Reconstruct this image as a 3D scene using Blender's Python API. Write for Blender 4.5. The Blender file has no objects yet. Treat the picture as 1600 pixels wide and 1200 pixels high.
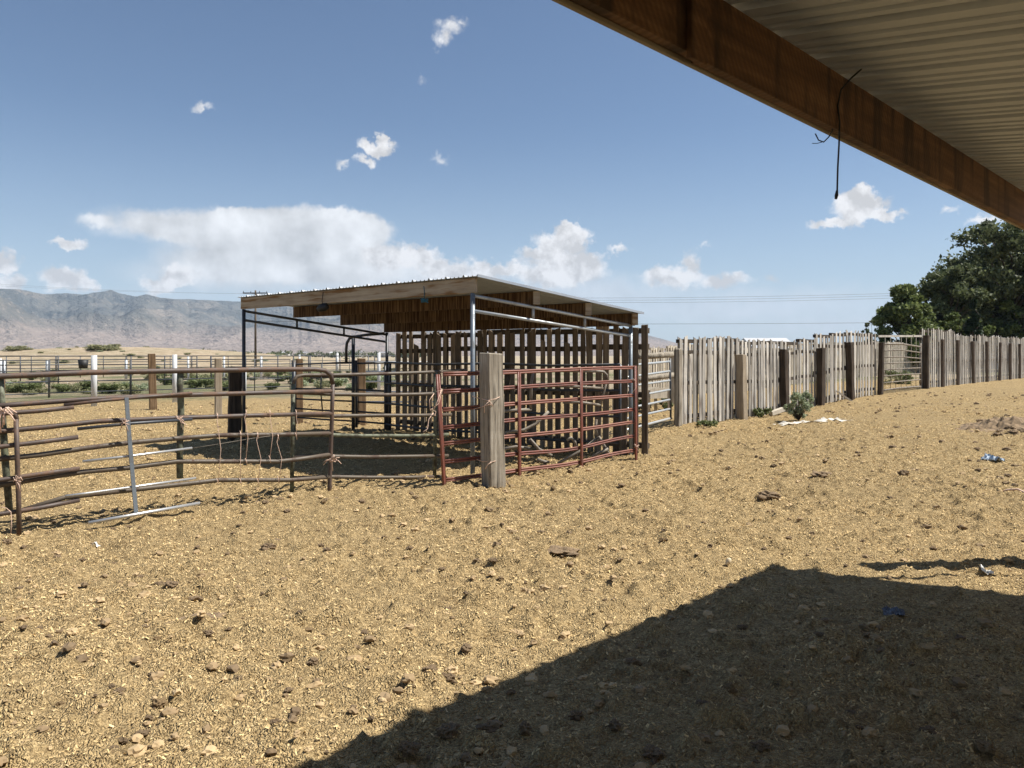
import bpy, math, random
import numpy as np
from mathutils import Vector, Matrix

random.seed(7)
RNG = np.random.default_rng(11)
S = bpy.context.scene
C = S.collection
F, HC, HY = 1200.0, 1.65, 555.0          # focal length in photo pixels, eye height, horizon row
SUN_EL, SUN_AZ = 56.0, 2.0               # elevation; azimuth measured from +X towards +Y

# ------------------------------------------------------------------ noise / ground height
_P = RNG.random((256, 256))
def vnoise(x, y):
    x = np.asarray(x, float); y = np.asarray(y, float)
    xi = np.floor(x).astype(int); yi = np.floor(y).astype(int)
    fx = x - xi; fy = y - yi
    fx = fx*fx*(3-2*fx); fy = fy*fy*(3-2*fy)
    a = _P[xi & 255, yi & 255]; b = _P[(xi+1) & 255, yi & 255]
    c = _P[xi & 255, (yi+1) & 255]; d = _P[(xi+1) & 255, (yi+1) & 255]
    return (a*(1-fx)+b*fx)*(1-fy)+(c*(1-fx)+d*fx)*fy
def fbm(x, y, o=4, lac=2.03, g=.5):
    s = 0; a = 1; t = 0
    for i in range(o):
        s = s + a*vnoise(x+17.3*i, y-9.1*i); t += a; x = x*lac; y = y*lac; a *= g
    return s/t
def sst(a, b, x):
    t = np.clip((x-a)/(b-a), 0, 1); return t*t*(3-2*t)
def gauss(x, y, cx, cy, r, ry=None):
    ry = ry or r
    return np.exp(-((x-cx)/r)**2-((y-cy)/ry)**2)
def seg_d(x, y, ax, ay, bx, by):
    dx, dy = bx-ax, by-ay
    t = np.clip(((x-ax)*dx+(y-ay)*dy)/(dx*dx+dy*dy), 0, 1)
    return np.hypot(x-ax-t*dx, y-ay-t*dy)
def gz0(x, y):
    u = x-.3*y
    z = .45*(1-np.exp(-np.maximum(u-.5, 0)/4))*sst(7, 20, y)
    z = z+.13*gauss(x, y, -3.2, 16.5, 2.6, 1.8)
    z = z+2.9*gauss(x, y, -66, 135, 34, 24)*sst(45, 95, y)
    z = z+1.4*gauss(x, y, -100, 160, 30, 30)
    return z
def gz(x, y):
    x = np.asarray(x, float); y = np.asarray(y, float)
    z = gz0(x, y)
    near = 1-sst(18, 45, np.hypot(x, y))
    berm = np.exp(-(seg_d(x, y, -.9, 9.45, 2.0, 12.1)/.28)**2)+.8*np.exp(-(seg_d(x, y, -4.9, 7.25, -.9, 9.5)/.3)**2)
    berm = berm+.7*np.exp(-(seg_d(x, y, 3.9, 17.45, 16.5, 30.0)/.35)**2)
    berm = berm*(.35+1.3*vnoise(x*2.3+3, y*2.3))
    z = z+near*(.07*(fbm(x*.55, y*.55, 2)-.5)+.045*(fbm(x*2.1+5, y*2.1, 3)-.5)+.06*berm)
    rough = .6+.9*fbm(x*.35+40, y*.35+9, 2)
    n = fbm(x*8, y*8, 3)
    n2 = fbm(x*19+3, y*19, 2)
    z = z+near*rough*(.046*(n-.5)+.15*np.maximum(n-.60, 0)+.020*(n2-.5)+.10*np.maximum(n2-.66, 0))
    return z
def g1(x, y): return float(gz(x, y))

# ------------------------------------------------------------------ photo pixel <-> place
def P(px, py, Y): return Vector(((px-800)/F*Y, Y, HC+(HY-py)/F*Y))
def G(px, py):
    Y = HC*F/max(py-HY, .5)
    for _ in range(12):
        x = (px-800)/F*Y
        Y = (HC-float(gz0(x, Y)))*F/max(py-HY, .5)
    return Vector(((px-800)/F*Y, Y, g1((px-800)/F*Y, Y)))
def on(A, B, px, py, off=0.0):
    """the place seen at a photo pixel on the upright plane through the ground points A, B"""
    d = Vector((B.x-A.x, B.y-A.y)); n = Vector((d.y, -d.x)).normalized()
    if n.dot(Vector((A.x, A.y))) > 0: n = -n
    ax, ay = A.x+n.x*off, A.y+n.y*off
    q = (px-800)/F
    t = (q*ay-ax)/(d.x-q*d.y)
    Y = ay+t*d.y
    return P(px, py, Y)

# ------------------------------------------------------------------ mesh building
class MB:
    def __init__(s): s.v = []; s.f = []; s.sm = []
    def add(s, vs, fs, smooth=False):
        o = len(s.v); s.v += [tuple(v) for v in vs]
        s.f += [tuple(i+o for i in f) for f in fs]; s.sm += [smooth]*len(fs)
        return s
    def box(s, c, size, M=None, jit=0.0):
        hx, hy, hz = size[0]/2, size[1]/2, size[2]/2
        vs = []
        for X, Y, Z in ((-1,-1,-1),(1,-1,-1),(1,1,-1),(-1,1,-1),(-1,-1,1),(1,-1,1),(1,1,1),(-1,1,1)):
            p = Vector((X*hx+random.uniform(-jit, jit), Y*hy+random.uniform(-jit, jit), Z*hz+random.uniform(-jit, jit)))
            if M is not None: p = M @ p
            vs.append(p+Vector(c))
        return s.add(vs, [(0,3,2,1),(4,5,6,7),(0,1,5,4),(1,2,6,5),(2,3,7,6),(3,0,4,7)])
    def bar(s, a, b, w, h, up=(0,0,1), jit=0.0):
        a = Vector(a); b = Vector(b); d = b-a; L = d.length; d.normalize()
        up = Vector(up)
        if abs(d.dot(up)) > .98: up = Vector((0,1,0))
        r = d.cross(up).normalized(); u = r.cross(d)
        return s.box((a+b)/2, (L, w, h), Matrix((d, r, u)).transposed(), jit)
    def tube(s, pts, r, n=8, cap=True):
        pts = [Vector(p) for p in pts]
        rs = r if isinstance(r, (list, tuple)) else [r]*len(pts)
        t0 = (pts[1]-pts[0]).normalized()
        u = t0.cross(Vector((0,0,1)))
        if u.length < .05: u = t0.cross(Vector((0,1,0)))
        u.normalize(); vs = []; pt = t0
        for i, p in enumerate(pts):
            if i == 0: t = t0
            elif i == len(pts)-1: t = (p-pts[i-1]).normalized()
            else:
                t = (pts[i+1]-p).normalized()+(p-pts[i-1]).normalized()
                t = t.normalized() if t.length > 1e-6 else pt
            u = (u-t*u.dot(t)); u = u.normalized() if u.length > 1e-6 else t.orthogonal().normalized()
            w = t.cross(u); pt = t
            for k in range(n):
                a = 2*math.pi*k/n
                vs.append(p+(u*math.cos(a)+w*math.sin(a))*rs[i])
        fs = [(i*n+k, i*n+(k+1) % n, (i+1)*n+(k+1) % n, (i+1)*n+k) for i in range(len(pts)-1) for k in range(n)]
        s.add(vs, fs, True)
        if cap:
            o = len(s.v)-len(vs)
            s.f += [tuple(o+k for k in reversed(range(n))), tuple(o+(len(pts)-1)*n+k for k in range(n))]; s.sm += [False, False]
        return s
    def build(s, name, mat, parent=None, bev=0.0):
        off = wloc(parent) if parent is not None and parent.get('_abs') else Vector((0,0,0))
        me = bpy.data.meshes.new(name)
        me.from_pydata([tuple(Vector(v)-off) for v in s.v], [], s.f)
        me.polygons.foreach_set('use_smooth', s.sm); me.update()
        me.materials.append(mat)
        o = bpy.data.objects.new(name, me); C.objects.link(o)
        if parent is not None: o.parent = parent; 
        if parent is not None and parent.get('_abs'): o['_abs'] = 1
        if bev:
            m = o.modifiers.new('edge', 'BEVEL'); m.width = bev; m.segments = 1; m.limit_method = 'ANGLE'
        return o
def wloc(o):
    l = Vector((0,0,0))
    while o is not None: l += Vector(o.location); o = o.parent
    return l
def tag(o, label=None, cat=None, group=None, kind=None):
    if label: o['label'] = label
    if cat: o['category'] = cat
    if group: o['group'] = group
    if kind: o['kind'] = kind
    return o
def thing(name, label, cat, loc=(0,0,0), rz=0.0, group=None, absolute=True):
    """an Empty at the thing's base; absolute: its parts are drawn in world coordinates"""
    o = bpy.data.objects.new(name, None); C.objects.link(o); o.empty_display_size = .1
    o.location = loc; o.rotation_euler = (0,0,rz)
    if absolute: o['_abs'] = 1
    return tag(o, label, cat, group)
def solo(name, mb, mat, label, cat, group=None, loc=None, bev=0.0):
    """a thing that is one mesh, its origin at loc"""
    loc = Vector(loc) if loc is not None else Vector(mb.v[0])
    mb.v = [tuple(Vector(v)-loc) for v in mb.v]
    o = mb.build(name, mat, None, bev); o.location = loc
    return tag(o, label, cat, group)
KIDS = {}
def dup(root, loc, rz=None, label=None, group=None, scale=None):
    r = root.copy(); C.objects.link(r); r.location = loc
    if rz is not None: r.rotation_euler = (0,0,rz)
    if scale is not None: r.scale = scale
    if label: r['label'] = label
    if group: r['group'] = group
    for ch in list(root.children):
        c = ch.copy(); C.objects.link(c); c.parent = r
        for g in ch.children:
            d = g.copy(); C.objects.link(d); d.parent = c
    return r
def np_mesh(name, V, Q, mat, smooth=False, parent=None):
    me = bpy.data.meshes.new(name); V = np.ascontiguousarray(V, np.float32); Q = np.ascontiguousarray(Q, np.int32)
    k = Q.shape[1]
    me.vertices.add(len(V)); me.vertices.foreach_set('co', V.ravel())
    me.loops.add(Q.size); me.loops.foreach_set('vertex_index', Q.ravel())
    me.polygons.add(len(Q)); me.polygons.foreach_set('loop_start', np.arange(0, Q.size, k, dtype=np.int32))
    try: me.polygons.foreach_set('loop_total', np.full(len(Q), k, np.int32))
    except Exception: pass
    me.polygons.foreach_set('use_smooth', np.full(len(Q), smooth))
    me.update(calc_edges=True); me.validate()
    me.materials.append(mat)
    o = bpy.data.objects.new(name, me); C.objects.link(o)
    if parent is not None: o.parent = parent
    return o

# ------------------------------------------------------------------ materials
class NT:
    def __init__(s, tree): s.t = tree; s.n = tree.nodes; s.l = tree.links
    def new(s, typ, **kw):
        n = s.n.new(typ)
        for k, v in kw.items():
            if k.startswith('_'): setattr(n, k[1:], v)
        return n
    def link(s, a, b): s.l.new(a, b)
    def val(s, sock, v):
        if hasattr(v, 'node'): s.l.new(v, sock)
        else: sock.default_value = v
    def math(s, op, a, b=0.0, c=None, clamp=False):
        n = s.n.new('ShaderNodeMath'); n.operation = op; n.use_clamp = clamp
        s.val(n.inputs[0], a); s.val(n.inputs[1], b)
        if c is not None: s.val(n.inputs[2], c)
        return n.outputs[0]
    def vmath(s, op, a, b=None, scale=None):
        n = s.n.new('ShaderNodeVectorMath'); n.operation = op
        s.val(n.inputs[0], a)
        if b is not None: s.val(n.inputs[1], b)
        if scale is not None: s.val(n.inputs['Scale'], scale)
        return n.outputs['Value'] if op in ('LENGTH', 'DOT_PRODUCT', 'DISTANCE') else n.outputs[0]
    def noise(s, vec, scale, detail=3, rough=.55, out='Fac', dist=0.0):
        n = s.n.new('ShaderNodeTexNoise'); s.val(n.inputs['Vector'], vec)
        n.inputs['Scale'].default_value = scale; n.inputs['Detail'].default_value = detail
        n.inputs['Roughness'].default_value = rough; n.inputs['Distortion'].default_value = dist
        return n.outputs[out]
    def ramp(s, fac, stops, interp='LINEAR'):
        n = s.n.new('ShaderNodeValToRGB'); s.val(n.inputs[0], fac); cr = n.color_ramp; cr.interpolation = interp
        while len(cr.elements) < len(stops): cr.elements.new(.5)
        for e, (p, c) in zip(cr.elements, stops):
            e.position = p; e.color = (*c, 1) if len(c) == 3 else c
        return n.outputs[0]
    def mix(s, fac, a, b, typ='MIX'):
        n = s.n.new('ShaderNodeMix'); n.data_type = 'RGBA'; n.blend_type = typ; n.clamp_factor = True
        s.val(n.inputs['Factor'], fac)
        for sock, v in ((n.inputs[6], a), (n.inputs[7], b)):
            s.val(sock, v if hasattr(v, 'node') else (*v, 1) if len(v) == 3 else v)
        return n.outputs[2]
    def maprange(s, v, a, b, c, d, smooth=False):
        n = s.n.new('ShaderNodeMapRange'); s.val(n.inputs[0], v)
        if smooth: n.interpolation_type = 'SMOOTHSTEP'
        for i, x in enumerate((a, b, c, d)): n.inputs[i+1].default_value = x
        return n.outputs[0]
def new_mat(name):
    m = bpy.data.materials.new(name); m.use_nodes = True
    t = NT(m.node_tree); b = m.node_tree.nodes['Principled BSDF']
    return m, t, b
def scaled(t, vec, s):
    n = t.new('ShaderNodeMapping'); t.link(vec, n.inputs['Vector']); n.inputs['Scale'].default_value = s
    return n.outputs[0]
def coords(t, kind='Object'): return t.new('ShaderNodeTexCoord').outputs[kind]
def island(t): return t.new('ShaderNodeNewGeometry').outputs['Random Per Island']
def bump(t, b, h, strength=.4, dist=.01):
    n = t.new('ShaderNodeBump'); n.inputs['Strength'].default_value = strength; n.inputs['Distance'].default_value = dist
    t.link(h, n.inputs['Height']); t.link(n.outputs[0], b.inputs['Normal'])
def wood(name, cols, sc=(30, 30, 1.6), isl=.35, rough=.85, bs=.5, stain=None):
    m, t, b = new_mat(name)
    co = coords(t); r = island(t)
    off = t.new('ShaderNodeCombineXYZ'); 
    for i in range(3): t.link(t.math('MULTIPLY', r, 7.3+i*5.1), off.inputs[i])
    v = t.vmath('ADD', co, off.outputs[0])
    v1 = scaled(t, v, sc)
    n1 = t.noise(v1, 1.0, 5, .6, dist=.6)
    n2 = t.noise(v, 2.3, 3, .6)
    f = t.math('ADD', t.math('MULTIPLY', n1, .75), t.math('MULTIPLY', n2, .35))
    k = len(cols)
    col = t.ramp(f, [(.30+.42*i/(k-1), c) for i, c in enumerate(cols)])
    br = t.maprange(r, 0, 1, 1-isl, 1+isl*.6)
    g = t.new('ShaderNodeCombineColor'); [t.link(br, g.inputs[i]) for i in range(3)]
    col = t.mix(1.0, col, g.outputs[0], 'MULTIPLY')
    if stain:
        sv = scaled(t, v, stain[1]); sn = t.noise(sv, 1.0, 3, .6)
        col = t.mix(t.maprange(sn, stain[2], stain[3], 0, 1, True), col, stain[0])
    t.link(col, b.inputs['Base Color']); b.inputs['Roughness'].default_value = rough
    b.inputs['Specular IOR Level'].default_value = .25
    bump(t, b, n1, bs, .008)
    return m
def metal(name, base, rust, lo=.5, hi=.65, rough=.5, metallic=0.0, sc=9, isl=.12, fine=60):
    m, t, b = new_mat(name); co = coords(t)
    n = t.noise(co, sc, 5, .65); n2 = t.noise(co, fine, 3, .6)
    f = t.maprange(t.math('ADD', t.math('MULTIPLY', n, .75), t.math('MULTIPLY', n2, .25)), lo, hi, 0, 1, True)
    col = t.mix(f, base, rust)
    br = t.maprange(island(t), 0, 1, 1-isl, 1+isl)
    g = t.new('ShaderNodeCombineColor'); [t.link(br, g.inputs[i]) for i in range(3)]
    col = t.mix(1.0, col, g.outputs[0], 'MULTIPLY')
    t.link(col, b.inputs['Base Color'])
    t.link(t.maprange(f, 0, 1, rough, min(1, rough+.3)), b.inputs['Roughness'])
    t.link(t.maprange(f, 0, 1, metallic, 0), b.inputs['Metallic'])
    bump(t, b, n2, .25, .003)
    return m
def plain(name, col, rough=.7, var=.25, sc=12, metallic=0.0, bs=.2):
    m, t, b = new_mat(name); n = t.noise(coords(t), sc, 4, .6)
    t.link(t.ramp(n, [(.25, tuple(c*(1-var) for c in col)), (.75, tuple(min(1, c*(1+var)) for c in col))]), b.inputs['Base Color'])
    b.inputs['Roughness'].default_value = rough; b.inputs['Metallic'].default_value = metallic
    if bs: bump(t, b, n, bs, .01)
    return m
def leafmat(name, cols, trans=.35):
    m, t, b = new_mat(name); r = island(t)
    n = t.noise(coords(t), .7, 2, .5)
    f = t.math('ADD', t.math('MULTIPLY', r, .6), t.math('MULTIPLY', n, .5))
    col = t.ramp(f, [(.15+.7*i/(len(cols)-1), c) for i, c in enumerate(cols)])
    t.link(col, b.inputs['Base Color']); b.inputs['Roughness'].default_value = .6
    b.inputs['Specular IOR Level'].default_value = .25
    tr = t.new('ShaderNodeBsdfTranslucent'); t.link(col, tr.inputs[0])
    mx = t.new('ShaderNodeMixShader'); mx.inputs[0].default_value = trans
    t.link(b.outputs[0], mx.inputs[1]); t.link(tr.outputs[0], mx.inputs[2])
    t.link(mx.outputs[0], m.node_tree.nodes['Material Output'].inputs[0])
    return m

M = {}
M['tie_dark'] = wood('creosote_wood', [(.012,.010,.008),(.035,.026,.018),(.09,.065,.045)], (26,26,1.3), .3)
M['tie_brown'] = wood('brown_tie_wood', [(.03,.02,.012),(.12,.075,.04),(.24,.16,.09)], (26,26,1.3), .3)
M['tie_mid'] = wood('aged_tie_wood', [(.02,.015,.011),(.075,.057,.043),(.16,.128,.1)], (26,26,1.3), .3)
M['tie_grey'] = wood('weathered_tie_wood', [(.07,.06,.046),(.25,.215,.165),(.43,.385,.31)], (30,30,1.5), .15, bs=1.0, stain=((.035,.028,.02),(34,34,.55),.56,.65))
M['post_tan'] = wood('tan_post_wood', [(.12,.095,.065),(.26,.21,.15),(.36,.30,.22)], (26,26,1.3), .2)
M['pallet'] = wood('pallet_slat_wood', [(.13,.116,.098),(.38,.352,.31),(.58,.545,.485)], (45,45,1.6), .5, bs=.6, stain=((.09,.06,.04),(5,5,.8),.56,.72))
M['pallet_shaded'] = wood('shaded_brown_pallet_wood', [(.04,.031,.021),(.15,.113,.078),(.28,.225,.165)], (45,45,1.6), .55, bs=.6)  # darker brown copy of the pallet wood, the roof's shade in its colour
M['pallet_far'] = wood('bleached_pallet_wood', [(.20,.17,.135),(.44,.39,.31),(.58,.53,.44)], (40,40,1.5), .4)
M['stringer'] = wood('pallet_stringer_wood', [(.018,.014,.010),(.055,.042,.03),(.12,.095,.07)], (2,45,45), .4)
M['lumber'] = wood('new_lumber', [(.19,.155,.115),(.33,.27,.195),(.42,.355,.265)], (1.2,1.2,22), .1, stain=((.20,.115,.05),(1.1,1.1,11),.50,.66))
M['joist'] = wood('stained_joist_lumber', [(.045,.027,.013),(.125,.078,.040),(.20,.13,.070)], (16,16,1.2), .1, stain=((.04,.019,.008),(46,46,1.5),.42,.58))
M['header'] = None
M['rust'] = metal('rusty_brown_pipe', (.068,.048,.038), (.15,.085,.052), .44, .66, .55, sc=5)
M['olive'] = metal('faded_olive_pipe', (.092,.072,.050), (.07,.042,.03), .47, .66, .55, sc=5)
M['olive_post'] = metal('mottled_olive_post', (.13,.14,.09), (.05,.045,.03), .42, .6, .6, sc=14)
M['red'] = metal('faded_red_gate_paint', (.19,.060,.040), (.105,.045,.032), .44, .66, .45, sc=8)
M['reddust'] = metal('sunbleached_red_rail', (.23,.090,.060), (.14,.062,.044), .5, .7, .5, sc=7)
M['galv'] = metal('galvanised_steel', (.42,.45,.47), (.30,.30,.29), .45, .62, .42, .45, sc=6)
M['galvblue'] = metal('blue_grey_steel', (.20,.235,.27), (.12,.13,.14), .45, .62, .4, .35, sc=6)
M['darkpipe'] = metal('dark_steel_pipe', (.045,.05,.058), (.10,.08,.06), .5, .7, .45, .2, sc=6)
M['oldpipe'] = metal('dusty_bent_pipe', (.22,.19,.15), (.10,.07,.05), .45, .62, .6, sc=7)
M['bright'] = metal('bare_bright_steel', (.50,.50,.49), (.20,.16,.13), .55, .7, .3, .6, sc=10)
M['white'] = plain('white_post_paint', (.52,.53,.53), .5, .12)
M['twine'] = plain('bleached_orange_twine', (.66,.47,.36), .8, .3, 40)
M['cord'] = plain('grey_black_cord', (.025,.027,.03), .7, .3, 30)
M['blackrub'] = plain('black_rubber', (.015,.015,.015), .6, .3)
M['bluetwine'] = plain('teal_twine', (.03,.14,.20), .8, .3, 30)
M['blueplastic'] = plain('blue_plastic_film', (.33,.40,.47), .55, .35, 25)
M['greyplastic'] = plain('grey_blue_plastic', (.10,.11,.135), .6, .3, 25)
M['whiteplastic'] = plain('white_plastic', (.75,.74,.70), .5, .15, 25)
M['clod'] = plain('dried_dung', (.21,.145,.082), .95, .65, 9, bs=1.0)
M['clodpale'] = plain('pale_dried_clod', (.25,.17,.085), .95, .65, 9, bs=1.0)
M['dustysheet'] = plain('dusty_white_sheet', (.60,.56,.48), .8, .2, 3)
M['cream'] = plain('cream_paper', (.66,.54,.36), .8, .3, 40)
M['bark'] = wood('tree_bark', [(.03,.024,.018),(.08,.065,.05),(.14,.12,.1)], (12,12,2), .2)
M['leaf_dark'] = leafmat('dark_elm_leaves', [(.03,.042,.018),(.085,.105,.045),(.20,.225,.11)])
M['leaf_mid'] = leafmat('green_leaves', [(.045,.065,.022),(.115,.15,.05),(.24,.28,.10)])
M['needle'] = leafmat('dark_needles', [(.010,.022,.012),(.022,.04,.02),(.04,.065,.03)], .1)
M['sage'] = leafmat('sage_green_leaves', [(.14,.15,.075),(.25,.25,.13),(.36,.35,.20)])
M['bushgreen'] = leafmat('grey_green_bush_leaves', [(.17,.20,.11),(.31,.36,.22),(.46,.50,.34)])
M['weed'] = leafmat('weed_leaves', [(.07,.095,.035),(.15,.18,.07),(.26,.28,.13)])

def mk_header():
    m, t, b = new_mat('header_beam_lumber'); co = coords(t)
    # rough-sawn board: fine saw marks across the grain, dark drips from the roof, reddish stain
    w = t.new('ShaderNodeTexWave'); t.link(co, w.inputs['Vector']); w.wave_type = 'BANDS'; w.bands_direction = 'DIAGONAL'
    w.inputs['Scale'].default_value = 14; w.inputs['Distortion'].default_value = 5; w.inputs['Detail'].default_value = 2; w.inputs['Detail Scale'].default_value = .5
    n = t.noise(scaled(t, co, (1.4,1.4,20)), 1, 4, .6)
    n2 = t.noise(scaled(t, co, (7,7,1.1)), 1, 4, .6)
    col = t.ramp(n, [(.3,(.10,.047,.02)),(.55,(.20,.098,.04)),(.75,(.29,.155,.07))])
    col = t.mix(t.maprange(n2, .48, .66, 0, .85, True), col, (.03,.015,.008))
    col = t.mix(t.math('MULTIPLY', w.outputs['Fac'], .35), col, (.06,.028,.012))
    t.link(col, b.inputs['Base Color']); b.inputs['Roughness'].default_value = .8
    bump(t, b, t.math('ADD', w.outputs['Fac'], n), .35, .003)
    return m
M['header'] = mk_header()

def mk_sheet(name, c1, c2, metallic, rough):
    m, t, b = new_mat(name); co = coords(t)
    n = t.noise(co, 1.6, 4, .6); n2 = t.noise(co, 30, 3, .6)
    f = t.math('ADD', t.math('MULTIPLY', n, .8), t.math('MULTIPLY', n2, .2))
    t.link(t.ramp(f, [(.3, c1), (.7, c2)]), b.inputs['Base Color'])
    b.inputs['Roughness'].default_value = rough; b.inputs['Metallic'].default_value = metallic
    return m
M['barnsheet'] = mk_sheet('barn_roof_steel', (.58,.61,.64), (.72,.75,.78), .0, .5)
M['shedsheet'] = mk_sheet('shelter_roof_steel', (.27,.31,.37), (.37,.41,.46), .0, .45)

def mk_ground():
    m, t, b = new_mat('straw_littered_dirt'); co = coords(t)
    nA = t.noise(co, .35, 4, .6); nB = t.noise(co, 2.6, 5, .62); nC = t.noise(co, 17, 4, .65)
    vo = t.new('ShaderNodeTexVoronoi'); vo.inputs['Scale'].default_value = 85; vo.inputs['Randomness'].default_value = 1
    dv = t.vmath('ADD', co, t.vmath('SCALE', t.noise(co, 25, 2, .5, 'Color'), scale=.05))
    t.link(dv, vo.inputs['Vector'])
    sep = t.new('ShaderNodeSeparateColor'); t.link(vo.outputs['Color'], sep.inputs[0])
    chips = t.ramp(sep.outputs[0], [(0,(.16,.108,.05)),(.3,(.37,.26,.125)),(.7,(.58,.425,.21)),(1,(.72,.55,.30))])
    soil = t.ramp(nC, [(.3,(.21,.147,.075)),(.5,(.39,.285,.145)),(.72,(.53,.395,.205))])
    f = t.math('ADD', t.math('MULTIPLY', nA, .55), t.math('MULTIPLY', nB, .6))
    col = t.mix(t.maprange(f, .42, .66, .85, .35, True), soil, chips)
    # trodden darker dung patches
    col = t.mix(t.maprange(t.math('ADD', t.math('MULTIPLY', nB, .6), t.math('MULTIPLY', nA, .45)), .60, .72, 0, .5, True), col, (.20,.14,.078))
    # dark flecks of dung at every size, so that far ground stays grainy
    fk = t.math('ADD', t.math('MULTIPLY', t.noise(scaled(t, co, (1,1,1)), 5.5, 4, .7), .6), t.math('MULTIPLY', t.noise(co, 1.3, 3, .6), .4))
    col = t.mix(t.maprange(fk, .575, .64, 0, .6, True), col, (.13,.088,.045))
    # the field beyond the pens: pale dust with weedy green patches
    sp = t.new('ShaderNodeSeparateXYZ'); t.link(co, sp.inputs[0])
    fn = t.noise(co, .09, 5, .65); fm = t.noise(co, .8, 3, .6)
    dust = t.ramp(fm, [(.3,(.29,.225,.145)),(.7,(.47,.385,.275))])
    green = t.ramp(t.noise(co, 3.5, 3, .6), [(.3,(.10,.12,.055)),(.7,(.22,.225,.115))])
    gm = t.math('MULTIPLY', t.maprange(fn, .46, .57, 0, .85, True), t.maprange(sp.outputs[1], 75, 110, 1, .25))
    field = t.mix(gm, dust, green)
    yy = t.math('ADD', sp.outputs[1], t.math('MULTIPLY', sp.outputs[0], -.36))
    yy = t.math('ADD', yy, t.math('MULTIPLY', nB, 6))
    col = t.mix(t.maprange(yy, 34.5, 37.5, 0, 1, True), col, field)
    far = t.ramp(t.noise(co, .006, 5, .6), [(.35,(.28,.235,.16)),(.6,(.38,.32,.23)),(.75,(.20,.20,.12))])
    col = t.mix(t.maprange(sp.outputs[1], 150, 420, 0, 1, True), col, far)
    t.link(col, b.inputs['Base Color']); b.inputs['Roughness'].default_value = .95
    b.inputs['Specular IOR Level'].default_value = .1
    h = t.math('ADD', t.math('MULTIPLY', nC, .6), t.math('MULTIPLY', vo.outputs['Distance'], -.9))
    h = t.math('ADD', h, t.math('MULTIPLY', sep.outputs[1], .35))
    bump(t, b, h, .9, .03)
    return m
M['ground'] = mk_ground()
def mk_litter():
    m, t, b = new_mat('straw_chips'); r = island(t)
    t.link(t.ramp(r, [(0,(.27,.185,.092)),(.2,(.48,.345,.168)),(.6,(.69,.51,.262)),(.9,(.73,.55,.285)),(1,(.75,.59,.34))]), b.inputs['Base Color'])
    b.inputs['Roughness'].default_value = .9; b.inputs['Specular IOR Level'].default_value = .05
    return m
M['litter'] = mk_litter()
def mk_hills():
    m, t, b = new_mat('desert_hills'); co = coords(t)
    sp = t.new('ShaderNodeSeparateXYZ'); t.link(co, sp.inputs[0])
    n = t.noise(co, .004, 6, .62); n2 = t.noise(co, .02, 4, .6)
    low = t.ramp(n2, [(.3,(.25,.20,.17)),(.7,(.34,.275,.235))])
    hi = t.ramp(n, [(.35,(.075,.08,.075)),(.5,(.13,.128,.115)),(.72,(.26,.22,.18))])
    f = t.math('ADD', t.math('MULTIPLY', sp.outputs[2], .0046), t.math('MULTIPLY', n, .95))
    col = t.mix(t.maprange(f, .74, 1.15, 0, 1, True), low, hi)
    n3 = t.noise(co, .045, 5, .7)
    col = t.mix(t.maprange(n3, .52, .68, 0, .6, True), col, (.09,.09,.078))
    col = t.mix(t.maprange(n3, .44, .30, 0, .55, True), col, (.40,.33,.27))
    t.link(col, b.inputs['Base Color']); b.inputs['Roughness'].default_value = 1
    b.inputs['Specular IOR Level'].default_value = 0
    bump(t, b, t.math('ADD', n, t.math('ADD', t.math('MULTIPLY', n2, .35), t.math('MULTIPLY', n3, .2))), 1.0, 80)
    return m
M['hills'] = mk_hills()
M['wire'] = plain('power_wire', (.05,.05,.055), .6, .1)
M['polewood'] = wood('utility_pole_wood', [(.04,.03,.022),(.09,.07,.05),(.14,.11,.08)], (10,10,1), .2)
M['housewall'] = plain('pale_house_wall', (.55,.52,.47), .8, .1, 1)
M['whiteroof'] = plain('white_metal_roof', (.46,.47,.48), .6, .1, 1)
M['greyroof'] = plain('grey_roof', (.25,.25,.26), .7, .15, 1)

# ------------------------------------------------------------------ ground sheet
def axis(a0, f0, f1, a1, step, g):
    mid = np.arange(f0, f1+1e-6, step)
    L = [f0]; s = step
    while L[-1] > a0: s *= g; L.append(L[-1]-s)
    R = [f1]; s = step
    while R[-1] < a1: s *= g; R.append(R[-1]+s)
    return np.concatenate([np.array(L[1:])[::-1], mid, np.array(R[1:])])
def build_ground():
    xs = axis(-9000, -5.2, 6.0, 9000, .028, 1.045)
    ys = axis(-400, 2.4, 12.5, 12000, .028, 1.045)
    X, Y = np.meshgrid(xs, ys); Z = gz(X, Y)
    V = np.stack([X, Y, Z], -1).reshape(-1, 3)
    nx, ny = len(xs), len(ys)
    i = np.arange(nx-1)[None, :]+np.arange(ny-1)[:, None]*nx
    Q = np.stack([i, i+1, i+1+nx, i+nx], -1).reshape(-1, 4)
    o = np_mesh('ground', V, Q, M['ground'], True); o['kind'] = 'structure'
build_ground()

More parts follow.
